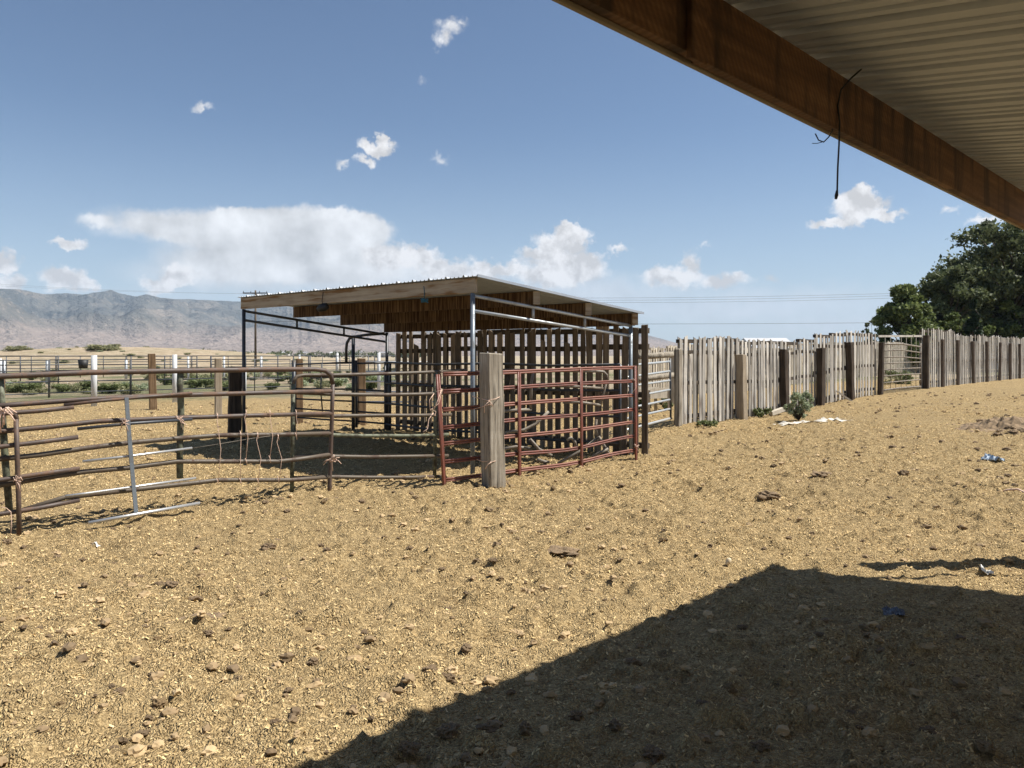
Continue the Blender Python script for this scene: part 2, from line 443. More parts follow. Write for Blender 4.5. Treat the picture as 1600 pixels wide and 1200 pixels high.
def build_litter():
    n = 950000
    # even in the picture: few but larger tufts far off, fine chips at the feet
    yy = np.linspace(2.2, 27, 2000); w = yy/(1+yy*.055)**2*(1-.85*sst(15, 27, yy)); cdf = np.cumsum(w); cdf /= cdf[-1]
    Y = np.interp(RNG.random(n), cdf, yy)
    X = (RNG.random(n)*1.6-.8)*(Y+.6)
    patch = sst(.30, .52, fbm(X*.55+21, Y*.55+4, 3))                    # chips trodden away in patches
    keep = (vnoise(X*5+8, Y*5)*.4+.6)*(.30+.70*patch) > RNG.random(n)
    X, Y = X[keep], Y[keep]; n = len(X)
    Z = gz(X, Y)+.002
    L = (.0027+.0078*RNG.random(n)**2.6)*(1+Y*.05); W = L*(.2+.36*RNG.random(n)**1.4)
    a = RNG.random(n)*2*np.pi; tilt = (RNG.random(n)-.5)*1.5; roll = (RNG.random(n)-.5)*1.3
    ca, sa = np.cos(a), np.sin(a)
    ex = np.stack([ca*np.cos(tilt), sa*np.cos(tilt), np.sin(tilt)], -1)
    ey = np.stack([-sa*np.cos(roll), ca*np.cos(roll), np.sin(roll)], -1)
    c = np.stack([X, Y, Z], -1)+np.array([0,0,1])*(np.abs(np.sin(tilt))*L*.7+W*.2)[:, None]
    A = ex*L[:, None]; B = ey*W[:, None]
    up = np.array([0,0,1.])*(W*.4)[:, None]
    V = np.stack([c-A-B*.7, c+A*.9-B*.5+up, c+A+B*.6, c-A*.8+B+up*.5], 1).reshape(-1, 3)
    o = np_mesh('straw_litter', V, np.arange(n*4).reshape(-1, 4), M['litter'])
    tag(o, 'pale straw and wood chips strewn over the trampled pen floor', 'straw', kind='stuff')
build_litter()

# ------------------------------------------------------------------ clods
def clod_mesh(name, seed, flat, mat, rough=.35):
    r = random.Random(seed)
    import bmesh
    bm = bmesh.new(); bmesh.ops.create_icosphere(bm, subdivisions=4, radius=1)
    ph = [(Vector((r.uniform(-1,1), r.uniform(-1,1), r.uniform(-1,1))).normalized(), r.uniform(2,7), r.uniform(0,6.28)) for _ in range(14)]
    for v in bm.verts:
        d = v.co.normalized(); k = 1.0
        for i, (ax, fr, p) in enumerate(ph): k += rough*.26/(1+fr*.2)*math.sin(fr*d.dot(ax)*2+p)
        k += .34*(float(fbm(d.x*2.6+seed*7+d.z*1.3, d.y*2.6+d.z*1.9, 4))-.5)+.16*(float(vnoise(d.x*9+d.z*5+seed, d.y*9-d.z*4))-.5)
        v.co = Vector((d.x*k, d.y*k*.85, d.z*k*flat))
    me = bpy.data.meshes.new(name); bm.to_mesh(me); bm.free()
    me.polygons.foreach_set('use_smooth', [False]*len(me.polygons)); me.materials.append(mat)
    return me
CL = [clod_mesh('dung_clod', i, (.5,.65,.8,.45)[i % 4], M['clod'] if i % 2 else M['clodpale'], .45) for i in range(8)]
CLD = [m for m in CL if m.materials[0] == M['clod']]; CLP = [m for m in CL if m.materials[0] != M['clod']]
def clod(px, py, wpx, mesh, label, group='clods of dried dung lying on the pen floor', name='dung_clod', fl=1.0):
    p = G(px, py); r = wpx*p.y/F/2
    o = bpy.data.objects.new(name, mesh); C.objects.link(o)
    o.location = p+Vector((0,0,r*.2*fl+.003)); r *= .9; o.scale = (r, r*random.uniform(.75,1.15), r*fl); o.rotation_euler = (0,0,random.uniform(0,6.28))
    return tag(o, label, 'dung clod', group)
small_d = 'small dark clod of dried dung lying loose on the straw-coloured dirt'
small_p = 'small pale crumbly clod lying loose on the straw-coloured dirt'
uniq = [(1202,781,34,'broad dark dung clod alone in the sunlit dirt right of the red gate','d',.7),
        (1283,746,32,'low dark dung clod beyond the middle of the open dirt yard','d',.6),
        (880,860,52,'widest crumbly dung pat in the sunlit yard, straight out from the shelter','d',.35),
        (700,1066,26,'round brown dung ball just outside the edge of the roof shadow','d',1.3),
        (318,975,90,'flat grey-brown dung pat trodden into the dirt on the left','d',.07),
        (250,1106,22,'pale rounded clod nearest the lower left of the yard','p',1.3),
        (672,1048,24,'dark clod touching the left of the round dung ball by the shadow','d',.8)]
for px, py, w, lab, k, fl in uniq: clod(px, py, w, random.choice(CLD if k == 'd' else CLP), lab, None, fl=fl)
spots = [(93,1102,18),(148,1100,14),(186,1085,16),(175,1090,12),(236,1058,10),(225,1150,22),(192,1165,16),(178,1180,20),(232,1128,16),(455,1135,18),(430,1146,14),(450,1085,16),(417,1090,9),(372,1066,18),(366,1052,14),(325,1000,22),(358,991,12),(228,985,16),(244,1007,14),(305,938,20),(248,912,16),(218,898,14),(268,917,22),(90,872,14),(128,877,10),(356,863,10),(420,855,22),(482,986,18),(570,992,16),(468,966,12),(490,1042,24),(575,1003,14),(580,1128,12),(728,1020,20),(770,880,18),(745,875,16),(782,898,14),(690,892,12),(668,890,10),(700,946,14),(960,935,12),(945,932,9),(1075,830,9),(1110,862,10),(1042,848,9),(910,893,8),(1284,790,10),(1430,735,14),(1412,745,16),(1510,763,10),(1575,746,10),(1573,703,13),(1527,704,9),(1515,720,10),(1440,785,9),(1430,793,9),(1395,700,12),(1413,700,8),(1390,780,8),(1418,860,11),(1458,857,12),(1194,861,10),(1110,858,10),(1035,848,12),(1008,799,9),(1232,841,10),(1348,845,8),(1140,735,10),(1182,718,8),(1060,737,9),(1220,709,8),(1275,702,7),(1400,668,10),(1350,701,9),(1402,644,8),(1385,682,8),(1160,713,6),(1045,727,8),(510,858,12),(600,838,10),(640,858,10),(566,905,10),(820,905,10),(1000,880,9),(60,985,14),(36,1000,12),(150,960,9),(30,920,12),(990,1045,24),(1500,1000,20),(1140,1075,20),(1100,1100,30),(960,1140,26),(820,1150,30),(760,1140,40),(700,1150,34),(900,1120,26),(1330,1105,20),(1450,1130,26),(1540,1170,34),(1280,1000,20),(1160,980,14),(640,1180,30),(1020,1180,34),(1190,1165,30)]
hr = random.Random(4)
spots += [(1525+75*hr.random()**.7, 655+26*hr.random(), hr.uniform(6,16)) for _ in range(34)]
spots += [(hr.uniform(1000,1600), hr.uniform(625,700), hr.uniform(4,9)) for _ in range(30)]
spots += [(hr.uniform(560,1010), hr.uniform(728,800), hr.uniform(6,13)) for _ in range(26)]
spots += [(hr.uniform(0,540), hr.uniform(775,860), hr.uniform(6,14)) for _ in range(26)]
for i, (px, py, w) in enumerate(spots):
    d = i % 9 != 0
    clod(px, py, w*random.uniform(.8,1.15), random.choice(CLD if d else CLP), small_d if d else small_p,
         'small dark clods strewn on the pen floor' if d else 'small pale clods strewn on the pen floor', fl=random.uniform(.7,1.1))
def build_crumbs():
    base = CL[1]; nb = len(base.vertices)
    import bmesh
    bm = bmesh.new(); bmesh.ops.create_icosphere(bm, subdivisions=2, radius=1)
    v0 = np.array([v.co[:] for v in bm.verts]); f0 = np.array([[v.index for v in f.verts] for f in bm.faces]); bm.free()
    n = 7500
    Y = 2.6+RNG.random(n)**1.2*24; X = (RNG.random(n)*1.5-.75)*(Y+.5)
    dens = vnoise(X*.9+3, Y*.9)
    # heavier along the gates and in the trodden corner in front of the eye
    keep = dens*.8+.5*gauss(X, Y, .4, 3.2, 1.3, .8)+.6*np.exp(-(seg_d(X, Y, -5, 7, -.9, 9.5)/.5)**2)+.7*np.exp(-(seg_d(X, Y, -.9, 9.4, 2, 12)/.4)**2) > RNG.random(n)*.9
    X, Y = X[keep], Y[keep]; n = len(X)
    r = (.006+.024*RNG.random(n)**3)*(1+.035*Y)
    a = RNG.random(n)*6.28
    jit = 1+.75*(RNG.random((n, len(v0)))-.5)
    vv = v0[None]*jit[..., None]*r[:, None, None]*np.array([1.2,.9,.65])
    ca, sa = np.cos(a)[:, None], np.sin(a)[:, None]
    V = np.stack([vv[..., 0]*ca-vv[..., 1]*sa, vv[..., 0]*sa+vv[..., 1]*ca, vv[..., 2]], -1)
    V += np.stack([X, Y, gz(X, Y)+r*.35], -1)[:, None]
    Q = (f0[None]+(np.arange(n)*len(v0))[:, None, None]).reshape(-1, 3)
    m, t, b = new_mat('dung_crumbs'); rr = island(t)
    t.link(t.ramp(rr, [(0,(.12,.082,.046)),(.25,(.25,.175,.095)),(.6,(.38,.27,.145)),(1,(.52,.38,.21))]), b.inputs['Base Color']); b.inputs['Roughness'].default_value = .95
    o = np_mesh('dung_crumbs', V.reshape(-1, 3), Q, m)
    tag(o, 'crumbs of dry dung and soil scattered over the pen floor', 'crumbs', kind='stuff')
build_crumbs()

# ------------------------------------------------------------------ open barn overhead
def build_barn():
    d = Vector((.70711,.70711,0)); n = Vector((.70711,-.70711,0))     # along the eave, inwards
    hb = .93; Yb = hb*F/555; A = Vector(((858-800)/F*Yb, Yb, HC+hb))    # outer lower edge of the header
    s_end = (4.075-A.x)/d.x; s0 = -7.5
    root = thing('open_barn', 'open-fronted barn with a corrugated metal roof on a reddish brown header beam overhead', 'barn', (2.2,-1.0,0))
    sj = 1.62                                                          # joint between the two header boards
    W, H = .04, .235
    def board(s1, s2, dz=0):
        mb = MB(); a = A+d*s1+n*(W/2+.020)+Vector((0,0,H/2+.010+dz)); b = A+d*s2+n*(W/2+.020)+Vector((0,0,H/2+.010+dz))
        return mb.bar(a, b, W, H)
    c0 = (Vector((P(1070,60,1).x, 1, 0))); 
    # joint at photo column 1070
    q = (1070-800)/F; t = (q*A.y-A.x)/(d.x-q*d.y); sj = t
    board(s0, sj-.003).build('header_board', M['header'], root, .003)
    board(sj+.003, s_end, -.006).build('header_board', M['header'], root, .003)
    f0, f1 = A+d*s0+n*.0095+Vector((0,0,.10)), A+d*s_end+n*.0095+Vector((0,0,.10))
    MB().bar(f0, f1, .019, .20).build('lit_edge_board', M['lumber'], root, .003)  # added pale board whose colour stands in for the header's lit underside
    sc = MB(); p = A+d*(sj)+n*(W+.032)+Vector((0,0,H/2-.03)); sc.bar(p-d*.09, p+d*.0, .022, H*.9)
    sc.build('splice_block', M['header'], root, .003)
    # ribbed steel sheet, one skin with thickness, falling away inwards
    slope = .087; depth = 7.0
    prof = []
    per = .3; s = s0
    while s < s_end:
        for ds, h in ((0,0),(.066,0),(.074,.010),(.100,.010),(.108,0),(.153,0),(.161,.010),(.187,.010),(.195,0),(.232,0),(.252,.050),(.288,.050)):
            prof.append((s+ds, h))
        s += per
    prof = [p for p in prof if p[0] <= s_end]+[(s_end, 0)]
    z0 = H+.012
    vs = []; fs = []
    for (s, h) in prof:
        for k, o in ((0, -.125), (1, depth)):
            end = min(depth, 7.0)
            q = A+d*s+n*o
            # the end of the roof runs slightly skew to the eave
            lim = s_end+ .285*o
            ss = s+(lim-s_end)*max(0, (s-s0)/(s_end-s0))
            q = A+d*ss+n*o
            for th in (0, .0015):
                vs.append(q+Vector((0,0,z0+h-slope*o+th)))
    m = len(prof)
    for i in range(m-1):
        a, b = i*4, (i+1)*4
        fs += [(a, a+2, b+2, b), (a+1, b+1, b+3, a+3), (a, b, b+1, a+1), (a+2, a+3, b+3, b+2)]
    MB().add(vs, fs).build('roof_sheet', M['barnsheet'], root)
    # purlin, posts and rear wall stand outside the picture
    for o in (3.4, 6.8):
        mb = MB(); mb.bar(A+d*s0+n*o+Vector((0,0,z0-slope*o-.13)), A+d*(s_end+.28*o)+n*o+Vector((0,0,z0-slope*o-.13)), .05, .235)
        mb.build('purlin', M['header'], root)
    for s, o in ((s0+.2,.1),(s0+.2,6.8),(s_end+1.7,6.8),(s0+4,6.8)):
        q = A+d*s+n*o; zt = q.z-slope*o
        mb = MB(); mb.box((q.x, q.y, zt/2-.03), (.14,.14,zt+.05)); mb.build('post', M['tie_brown'], root)
    mb = MB(); mb.tube([(4.1,5.72,-.1),(4.1,5.72,2.79)], .02, 10); mb.build('support_pole', M['darkpipe'], root)
    return A, d, n, H
BA, BD, BN, BH = build_barn()

def beam_pt(px, f, inner=.06, up=.0):
    """a place on the header's inner face: column px, f=0 bottom .. 1 top"""
    A2 = BA+BN*inner; q = (px-800)/F; t = (q*A2.y-A2.x)/(BD.x-q*BD.y)
    return A2+BD*t+Vector((0,0,BH*f+up))
def build_cord():
    Yc = beam_pt(1312, 0).y
    mb = MB()
    mb.tube([P(1346,108,Yc-.12),P(1330,122,Yc-.07),P(1314,140,Yc-.03),P(1309,165,Yc-.02),P(1312,190,Yc-.02),P(1311,225,Yc-.02),P(1309,262,Yc-.02),P(1308,300,Yc-.02)], .0036, 6)
    mb.tube([P(1308,297,Yc-.02),P(1307,305,Yc-.02),P(1306,311,Yc-.02)], [.004,.0075,.005], 6)
    Y2 = beam_pt(1285, 0, -.01).y
    mb.tube([P(1303,190,Yc-.03),P(1300,205,Yc-.02),P(1295,214,Y2),P(1287,222,Y2-.01),P(1279,219,Y2-.01),P(1274,209,Y2)], .0028, 6)
    mb.tube([P(1288,221,Y2-.01),P(1277,224,Y2-.02),P(1269,224,Y2-.02)], .0015, 4)
    solo('frayed_rope', mb, M['cord'], 'frayed dark rope dangling from the brown barn header beam', 'rope')
build_cord()
mb = MB(); mb.box((4.27,6.05,1.02), (.2,.2,2.24), Matrix.Rotation(.3,3,'Z'))
solo('tie_post', mb, M['tie_dark'], 'dark railroad tie post beside the barn corner whose shadow crosses the yard', 'post', None, (4.27,6.05,0), .01)

# ------------------------------------------------------------------ railroad tie posts
def tie(px, py, top, wpx, mat, label, rz=.6, lean=(0,0), group=None, A=None):
    p = A if A is not None else G(px, py)
    ztop = HC+(HY-top)/F*p.y; h = ztop-p.z+.25
    w = wpx*p.y/F/(abs(math.cos(rz))+abs(math.sin(rz)))
    mb = MB(); R = Matrix.Rotation(rz, 3, 'Z'); n = 6; vs = []; fs = []
    for k in range(n+1):
        f = k/n; s = w*(1+random.uniform(-.025,.025))
        ox = lean[0]*f+random.uniform(-.004,.004); oy = lean[1]*f
        for sx, sy in ((-1,-1),(1,-1),(1,1),(-1,1)):
            q = R @ Vector((sx*s/2+random.uniform(-.006,.006), sy*s/2+random.uniform(-.006,.006), 0))
            vs.append((p.x+ox+q.x, p.y+oy+q.y, p.z-.25+h*f+(random.uniform(-.012,.012) if k == n else 0)))
    for k in range(n):
        for j in range(4): fs.append((k*4+j, k*4+(j+1) % 4, k*4+4+(j+1) % 4, k*4+4+j))
    fs += [(3,2,1,0), (n*4, n*4+1, n*4+2, n*4+3)]
    mb.add(vs, fs)
    return solo('tie_post', mb, mat, label, 'post', group, (p.x, p.y, p.z), .012)
tie(771,763,552,39,M['tie_grey'],'weathered grey square timber post in front of the red gate tied with twine',.62,(-.03,0))
tie(366,690,574,25,M['tie_dark'],'black creosoted tie post beside the left front leg of the shelter',.45,(.02,0))
tie(341,650,560,13.5,M['post_tan'],'pale tan timber post left of the black tie post',.5)
tie(240,640,553,14.5,M['tie_brown'],'brown cracked tie post standing alone in the open pen on the left',.5,(-.06,0))
tie(2,652,587,12,M['tie_brown'],'orange brown timber post at the far left behind the broken gates',.4)
tie(468,662,561,13,M['tie_brown'],'brown tie post carrying the hinge end of the thin rear gate',.4)
tie(565,664,560,15,M['tie_brown'],'splintered brown tie post beside the tall bow gate frame',.4)

# ------------------------------------------------------------------ white and steel posts of the back pens
def wpost(px, base, top, wpx, label, mat='white', cat='post', group=None):
    p = G(px, base); r = wpx*p.y/F/2; zt = HC+(HY-top)/F*p.y
    mb = MB().tube([(p.x,p.y,p.z-.1),(p.x,p.y,zt)], r, 14)
    return solo('fence_post', mb, M[mat], label, cat, group, p)
wpost(147,635,555,8.5,'thick white round post, nearest of the white posts on the left')
wpost(273,629,554,7,'white round post right of the brown tie post in the left pen')
gl = 'white round post in the far pens'
for px, b, t, w in ((294,596,557,3.2),(350,598,557,3.2),(383,618,575,4),(408,592,556,3.6),(468,588,554,3),(527,584,552,4),(1,598,560,3)):
    wpost(px, b, t, w, 'slim white post in the far pens', group='slim white posts in the far pens')
wpost(592,610,551,5,'white post carrying the white rail panel behind the shelter')
for px, b, t, w in ((74,600,562,5),(6,606,562,5),(197,592,562,4)): wpost(px, b, t, w, 'grey round post in the far pens', 'galv', group='grey round posts in the far pens')

# ------------------------------------------------------------------ pipe panels of the pens
def pipe_panel(L, H, zs, nv, r, mat, name='pipe_panel'):
    root = thing(name, '', 'fence panel', absolute=False)
    for z in zs: MB().tube([(0,0,z),(L,0,z)], r, 6).build('rail', mat, root)
    for k in range(nv):
        x = L*k/(nv-1); MB().tube([(x,.0,-.05),(x,.0,H)], r*1.05, 6).build('upright', mat, root)
    return root
def lay(proto, a, b, L, label, group, first):
    a = Vector(a); b = Vector(b); d = b-a; n = max(1, round(d.length/L)); rz = math.atan2(d.y, d.x)
    for k in range(n):
        p = a+d*(k/n); p.z = g1(p.x, p.y)
        if first: o = proto; first = False; o.location = p; o.rotation_euler = (0,0,rz); tag(o, label, None, group)
        else: o = dup(proto, p, rz, label, group)
        o.scale = (d.length/n/L*.985, 1, 1)
pA = pipe_panel(3.6, 1.48, (.18,.62,1.05,1.46), 3, .023, M['darkpipe'])
lay(pA, G(-70,627), G(205,617), 3.6, 'dark pipe panel of the long fence behind the left pen', 'dark pipe panels of the fence behind the left pen', True)
lay(pA, G(205,617), G(455,609), 3.6, 'dark pipe panel of the fence between the brown tie and the shelter', 'dark pipe panels of the fence behind the shelter', False)
pB = pipe_panel(5.0, 1.6, (.3,.7,1.15,1.6), 4, .03, M['darkpipe'])
lay(pB, G(-30,592), G(300,588), 5, 'thin dark pipe panel of the far pens on the left', 'pipe panels of the far pens', True)
lay(pB, G(-30,607), G(310,601), 5, 'thin dark pipe panel of the middle pens on the left', 'pipe panels of the middle pens on the left', False)
lay(pB, G(300,588), G(640,580), 5, 'thin dark pipe panel of the far pens behind the shelter', 'pipe panels of the far pens behind the shelter', False)
lay(pB, G(330,602), G(620,596), 5, 'thin dark pipe panel of the middle pens behind the shelter', 'pipe panels of the middle pens', False)
pW = pipe_panel(2.2, 1.45, (.25,.55,.86,1.15,1.45), 2, .03, M['white'])
a = G(568,641); b = G(640,641); pW.location = a; pW.rotation_euler = (0,0,math.atan2(b.y-a.y, b.x-a.x)); tag(pW, 'white painted pipe panel glimpsed behind the left rear leg of the shelter')
# black tub on the far rail
p = G(132,626); p = P(130,569,p.y-.25); mb = MB().tube([p+Vector((-.0,0,-.16)),p+Vector((0,0,.14))], [.14,.17], 14)
solo('feed_tub', mb, M['blackrub'], 'black rubber tub hung on the back fence beside the thick white post', 'tub')

# ------------------------------------------------------------------ broken brown gates on the left
LA, LB = G(515,773), G(25,838)
def L(px, py, off=0): return on(LA, LB, px, py, off)
def rails_gate(name, label, cat, base, rails, plane, r, mats, ups):
    root = thing(name, label, cat, base)
    for pts, off, mt, rr in rails:
        pp = [plane(x, y, off) for x, y in pts]
        MB().tube(pp, rr or r, 9).build('rail', M[mt], root)
    for pts, off, mt, rr in ups:
        MB().tube([plane(x, y, off) for x, y in pts], rr or r, 9).build('upright', M[mt], root)
    return root
root = rails_gate('tube_gate', 'long rusty brown tube gate with bent rails and a rounded right end', 'gate', LA, [
    ([(-45,592),(0,588),(140,582),(300,579),(440,577),(492,577),(508,579),(517,586),(520,600)], 0, 'rust', .0275),
    ([(-40,637),(25,632),(118,625),(210,620),(300,617),(400,614),(519,611)], 0, 'rust', None),
    ([(-40,680),(0,674),(75,667),(155,658),(275,653),(400,649),(519,646)], 0, 'rust', None),
    ([(-40,722),(0,717),(60,711),(135,700),(200,692),(275,685),(345,680),(440,679),(518,677)], 0, 'olive', None),
    ([(-40,766),(0,758),(60,748),(132,737),(200,731),(276,721),(340,721),(435,721),(470,717),(517,710)], 0, 'olive', None),
    ([(30,799),(102,777),(192,767),(291,756),(342,750),(400,750),(455,750),(516,745)], 0, 'olive', None)], L, .0245, None,
    [([(520,598),(519,640),(517,700),(515,760),(514,778)], 0, 'rust', .025),
     ([(282,581),(281,600),(283,640),(281,690),(281,747)], -.035, 'olive_post', .033),
     ([(0,590),(3,640),(8,720),(15,803)], -.04, 'olive_post', .03)])
rails_gate('tube_gate', 'torn end of a brown tube gate with a rounded corner and cut off rails', 'gate', LB, [
    ([(-40,653),(-5,647),(17,644),(24,648),(26,658)], .05, 'rust', None),
    ([(-40,655),(5,646),(60,642),(115,636)], .05, 'rust', None),
    ([(-40,704),(0,698),(60,691),(122,683)], .05, 'rust', None),
    ([(-40,758),(0,750),(60,741),(124,732)], .05, 'rust', None),
    ([(-40,812),(0,803),(60,794),(124,781)], .05, 'rust', None)], L, .022, None,
    [([(25,655),(27,720),(29,780),(30,839)], .085, 'rust', .021)])
root = rails_gate('gate_piece', 'broken gate section hung on twine with one grey upright and bare steel rail ends', 'gate piece', L(212,806,.06), [
    ([(100,633),(160,626),(230,620),(300,614)], .05, 'rust', .016),
    ([(121,670),(200,662),(300,655)], .05, 'darkpipe', .016),
    ([(129,721),(200,713),(300,700)], .05, 'bright', .013),
    ([(102,775),(135,771),(200,762),(306,747)], .07, 'bright', .013),
    ([(138,817),(200,806),(312,786)], .16, 'bright', .017)], L, .015, None, [])
mb = MB(); pts = [L(197.5,621,.085),L(201,670,.085),L(207,740,.085),L(213,806,.085)]
for a, b in zip(pts, pts[1:]): mb.bar(a, b, .036, .02, (LA-LB).normalized().cross(Vector((0,0,1))))
mb.build('upright', M['galvblue'], root)
RA, RB = G(457,778), G(684,747)
def R2(px, py, off=0): return on(RA, RB, px, py, off)
rails_gate('tube_gate', 'olive brown tube gate between the rounded gate end and the red gate', 'gate', RA, [
    ([(458,606),(459,594),(464,588),(475,586),(520,586),(600,584),(660,582),(728,578)], 0, 'olive', .0215),
    ([(458,613),(520,616),(600,617),(657,616),(715,613)], 0, 'olive', None),
    ([(457,648),(520,650),(600,649),(655,649),(705,648)], 0, 'olive', None),
    ([(430,679),(500,679),(560,681),(650,681),(700,679)], 0, 'olive_post', .024),
    ([(457,714),(520,713),(580,714),(650,713),(700,712)], 0, 'olive', None),
    ([(457,747),(520,745),(580,746),(640,746),(695,744)], 0, 'olive', None)], R2, .0235, None,
    [([(458,600),(457,680),(456,780)], 0, 'olive_post', .024), ([(681,582),(680,660),(679,749)], 0, 'olive_post', .026)])

# ------------------------------------------------------------------ red gate
QA, QB = G(692,769), G(994,721)
def RG(px, py, off=0): return on(QA, QB, px, py, off)
def build_red():
    root = thing('tube_gate', 'faded red seven-bar gate tied along the open side of the shelter', 'gate', QA)
    d = (QB-QA); d.z = 0; Ln = d.length; d.normalize()
    nrm = Vector((d.y, -d.x, 0))
    zA, zB = -.008, .03
    for i, z in enumerate((1.43,1.225,1.005,.785,.58,.36,.145)):
        mb = MB(); n = 14
        top = []; 
        for k in range(n+1):
            f = k/n; sag = -.012*math.sin(f*math.pi*2+i)*(1 if i > 2 else .4)
            if i >= 5: sag -= .05*math.exp(-((f-.62)/.2)**2)
            q = QA+d*(Ln*f); top.append(Vector((q.x, q.y, zA+(zB-zA)*f+z+sag)))
        # a roll-formed rail: two beads with a groove between them
        for dz in (.0145, -.0145): mb.tube([p+Vector((0,0,dz))+nrm*.004 for p in top], .0125, 8)
        for a, b in zip(top, top[1:]): mb.bar(a-nrm*.002, b-nrm*.002, .012, .034)
        mb.build('rail', M['reddust'] if i % 2 == 0 else M['red'], root)
    for px, py0, py1, w in ((691,585,770,.05),(811,581,750,.05),(908,576,736,.046),(993,572,722,.05)):
        t0 = RG(px, py0, .035); t1 = RG(px+(4 if px < 700 else 1), py1, .035)
        if px < 700: t0 = RG(684, py0, .035)
        mb = MB(); n2 = (t1-t0).normalized()
        mb.bar(t0, t1, .026, w*.55, nrm.cross(n2))
        for s in (-1,1): mb.tube([t0+d*s*w*.33, t1+d*s*w*.33], w*.26, 8)
        mb.build('upright', M['red'], root)
build_red()

# ------------------------------------------------------------------ loafing shelter
FR = P(738.5,555,10.3); FL = P(381,555,13.9); BR = P(985.5,555,12.4); BL = P(604.5,555,15.95)
def zt(px, py, Y): return HC+(HY-py)/F*Y
def build_shelter():
    cx = (FR+FL+BR+BL)/4
    root = thing('livestock_shelter', 'open-sided cattle shelter with a sloping ribbed metal roof on steel legs', 'shelter', (cx.x, cx.y, 0))
    zF, zB = 2.485, 2.125                      # underside of front and rear beams
    ux = (FR-FL); ux.z = 0; WX = ux.length; ux.normalize()
    def at(f, g, z):                            # f 0 left..1 right, g 0 front..1 rear
        q = (FL*(1-f)+FR*f)*(1-g)+(BL*(1-f)+BR*f)*g
        return Vector((q.x, q.y, z))
    # legs
    for f, g, m in ((1,0,'galvblue'),(0,0,'darkpipe'),(1,1,'galvblue'),(0,1,'darkpipe')):
        q = at(f, g, 0); z1 = (zF if g == 0 else zB)-.005
        MB().tube([(q.x,q.y,g1(q.x,q.y)-.15),(q.x,q.y,z1)], .032, 12).build('leg', M[m], root)
    # beams
    Hb = .2
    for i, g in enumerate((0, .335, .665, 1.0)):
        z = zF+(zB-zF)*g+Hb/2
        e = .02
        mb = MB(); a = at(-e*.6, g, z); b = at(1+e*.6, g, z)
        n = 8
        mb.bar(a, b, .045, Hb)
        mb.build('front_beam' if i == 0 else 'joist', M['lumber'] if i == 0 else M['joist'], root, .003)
        if i:                                   # block where the joist sits on the side frame
            q = at(1.02, g, z); mb = MB().bar(q-ux*.04+Vector((0,0,-.09)), q-ux*.04+Vector((0,0,.095)), .09, .09)
            mb.build('joist_block', M['lumber'], root)
    # side frames: two sloping tubes with struts
    for side, f in (('r', 1.0), ('l', 0.0)):
        m = M['galv'] if f else M['darkpipe']
        a, b = at(f, 0, zF-.035), at(f, 1, zB-.0)
        a2, b2 = at(f, 0, zF-.24), at(f, 1, zB-.165)
        if f == 0: a2.z, b2.z = zF-.2, zB-.2; b.z = zB-.05
        MB().tube([a, b], .024, 10).build('side_rail', m, root)
        MB().tube([a2, b2], .024, 10).build('side_rail', m, root)
        for g in (.34, .67):
            MB().tube([a*(1-g)+b*g, a2*(1-g)+b2*g], .02, 10).build('strut', m, root)
    # ribbed roof sheet
    prof = []; s = -.10
    while s < WX+.16:
        for ds, h in ((0,0),(.05,0),(.055,.011),(.07,.011),(.075,0),(.13,0),(.135,.011),(.15,.011),(.155,0),(.21,0),(.215,.011),(.23,.011),(.235,0),(.285,0),(.30,.027),(.318,.027),(.333,0)):
            prof.append((s+ds, h))
        s += .333
    prof = [p for p in prof if p[0] <= WX+.17]
    vs = []; fs = []
    for s, h in prof:
        f = s/WX
        for g in (-.022, 1.03):
            z = zF+(zB-zF)*g+Hb+.004
            q = at(f, g, z+h)
            for th in (0, .0016): vs.append(q+Vector((0,0,th)))
    for i in range(len(prof)-1):
        a, b = i*4, i*4+4
        fs += [(a,a+2,b+2,b),(a+1,b+1,b+3,a+3),(a,b,b+1,a+1),(a+2,a+3,b+3,b+2)]
    MB().add(vs, fs).build('roof_sheet', M['shedsheet'], root)
    e0, e1 = at(1+.165/WX, -.022, 0), at(1+.165/WX, 1.03, 0)
    for q, g in ((e0,-.022),(e1,1.03)): q.z = zF+(zB-zF)*g+Hb+.012
    MB().bar(e0, e1, .012, .035).build('edge_trim', M['shedsheet'], root)
    return at, zF, zB
SH, zF, zB = build_shelter()
# things hanging on the front beam
fq = SH(.268, 0, zF); 
def front_pt(px, py, off=.05): return on(FL, FR, px, py, off)
mb = MB(); c = front_pt(504,481,.05)
for k in range(1): mb.tube([c+Vector((-.085,0,-.035)),c+Vector((-.045,0,-.012)),c+Vector((.03,0,.012)),c+Vector((.085,0,.035))], [.03,.058,.066,.045], 12)
mb.tube([c+Vector((.01,0,.03)),front_pt(503,470,.04),front_pt(505,456,.04)], .006, 6)
solo('hanging_hose', mb, M['blackrub'], 'black rubber bundle hanging under the front beam of the shelter', 'rubber bundle')
mb = MB()
for k in range(9):
    c = front_pt(663,469,.04); q = [c+Vector((random.uniform(-.06,.06), random.uniform(-.02,.02), random.uniform(-.04,.035))) for _ in range(4)]
    mb.tube(q, .006, 5)
mb.tube([front_pt(662,447,.03),front_pt(663,457,.03),front_pt(663,467,.04)], .005, 5)
solo('twine_bundle', mb, M['bluetwine'], 'tangle of blue twine hanging from the front beam of the shelter', 'twine')

